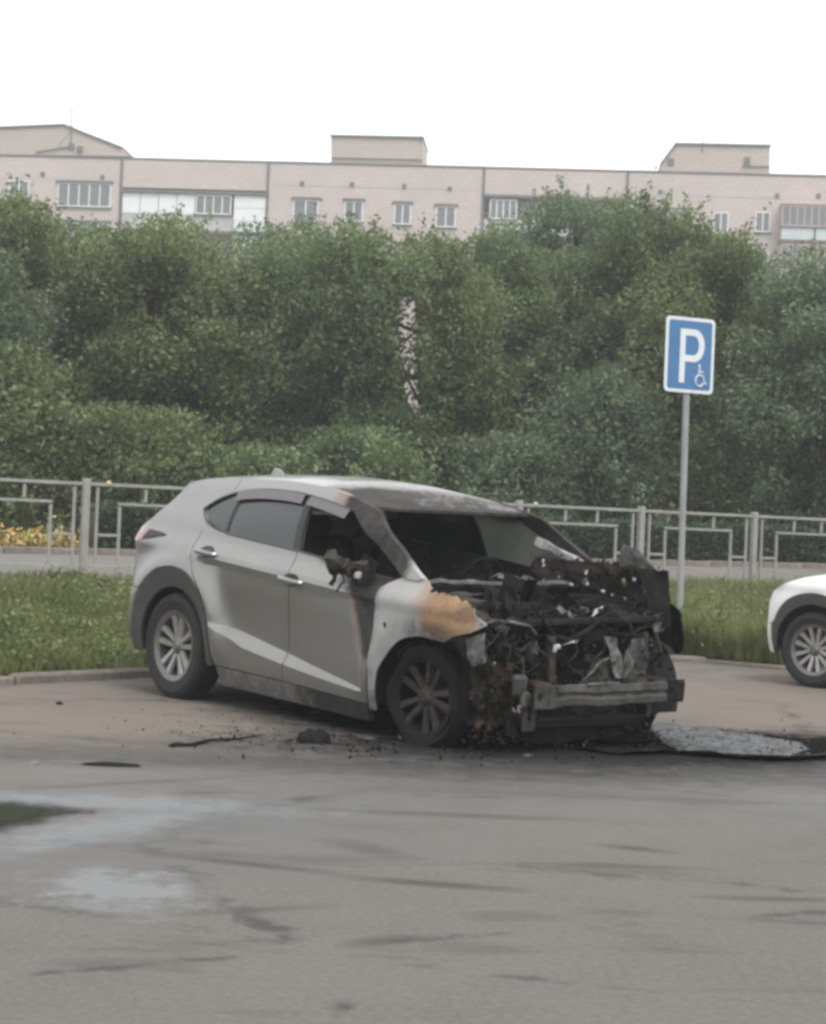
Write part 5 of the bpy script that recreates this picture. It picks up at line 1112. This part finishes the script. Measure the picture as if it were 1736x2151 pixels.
# fallen bumper skin: long thin curved strip, raised front lip
def skin(name, label, pxs, wid, h, mat, seed):
    mb = MB(); c = [ground(u, v_, 0) for u, v_ in pxs]; c = [Vector(p) for p in cr(c, 6)]
    sec = [(-wid, .004), (-wid * .4, .018), (0, h * .6), (wid * .25, h), (wid * .32, h * .9), (wid * .1, h * .45), (-wid * .4, .006)]
    for i, p in enumerate(c):
        t = (c[min(i + 1, len(c) - 1)] - c[max(i - 1, 0)]).normalized(); nn = Vector((t.y, -t.x, 0)); k = .4 + .6 * math.sin(math.pi * (i + .6) / (len(c) + .2))
        for a, b in sec: mb.v.append(p + nn * a * k + Vector((0, 0, b * k)))
    L = len(sec)
    for i in range(len(c) - 1):
        for j in range(L): mb.f.append((i * L + j, i * L + (j + 1) % L, (i + 1) * L + (j + 1) % L, (i + 1) * L + j))
    mb.f += [tuple(range(L)), tuple((len(c) - 1) * L + j for j in range(L))]
    o = mb.jitter(.014, 10, seed).obj(name, mat); return props(o, label, 'debris')
skin('bumper_skin', 'long melted black bumper skin lying before the foam heap', [(1205, 1574), (1300, 1586), (1400, 1584), (1520, 1592), (1640, 1598), (1750, 1590), (1800, 1560)], .16, .035, M['char'], 1)
skin('undertray', 'crumpled dark undertray on the ground below the bumper beam', [(1010, 1560), (1090, 1556), (1180, 1556), (1290, 1562), (1370, 1560)], .22, .03, M['char'], 2)
for i, (u, v_, sx, sy, lb) in enumerate([(1085, 1553, .10, .03, 'pale torn aluminium sliver below the near end of the bumper beam'), (1040, 1548, .05, .03, 'grey ash clump beside the burnt front wheel'), (860, 1555, .05, .02, 'light ash flake under the burnt front wheel'), (1110, 1588, .035, .02, 'small pale flake on wet asphalt before the beam'), (770, 1552, .05, .015, 'thin pale flake between charred lump and front wheel'), (1412, 1617, .03, .02, 'lone pale flake on the asphalt before the bumper skin')]):
    lump('ash_flake', lb, 'debris', u, v_, (sx, sy, .010), M['ashmetal'] if i else M['ash'], 20 + i, .5)

# ---------------------------------------------------------------- added haze volume, also standing in for windscreen glare
g = NG('added_haze'); g.t.nodes.remove(g.p); pv = g.t.nodes.new('ShaderNodeVolumePrincipled'); pv.inputs['Color'].default_value = (.93, .94, .95, 1); pv.inputs['Density'].default_value = .0019; pv.inputs['Anisotropy'].default_value = .2
g.link(pv.outputs[0], g.out.inputs['Volume'])
hz = MB().box((0, 190, 16.5), (760, 480, 36)).obj('haze', g.m, None, None); props(hz, 'thin grey haze added over the whole scene', 'haze', kind='stuff')
hz.visible_shadow = True
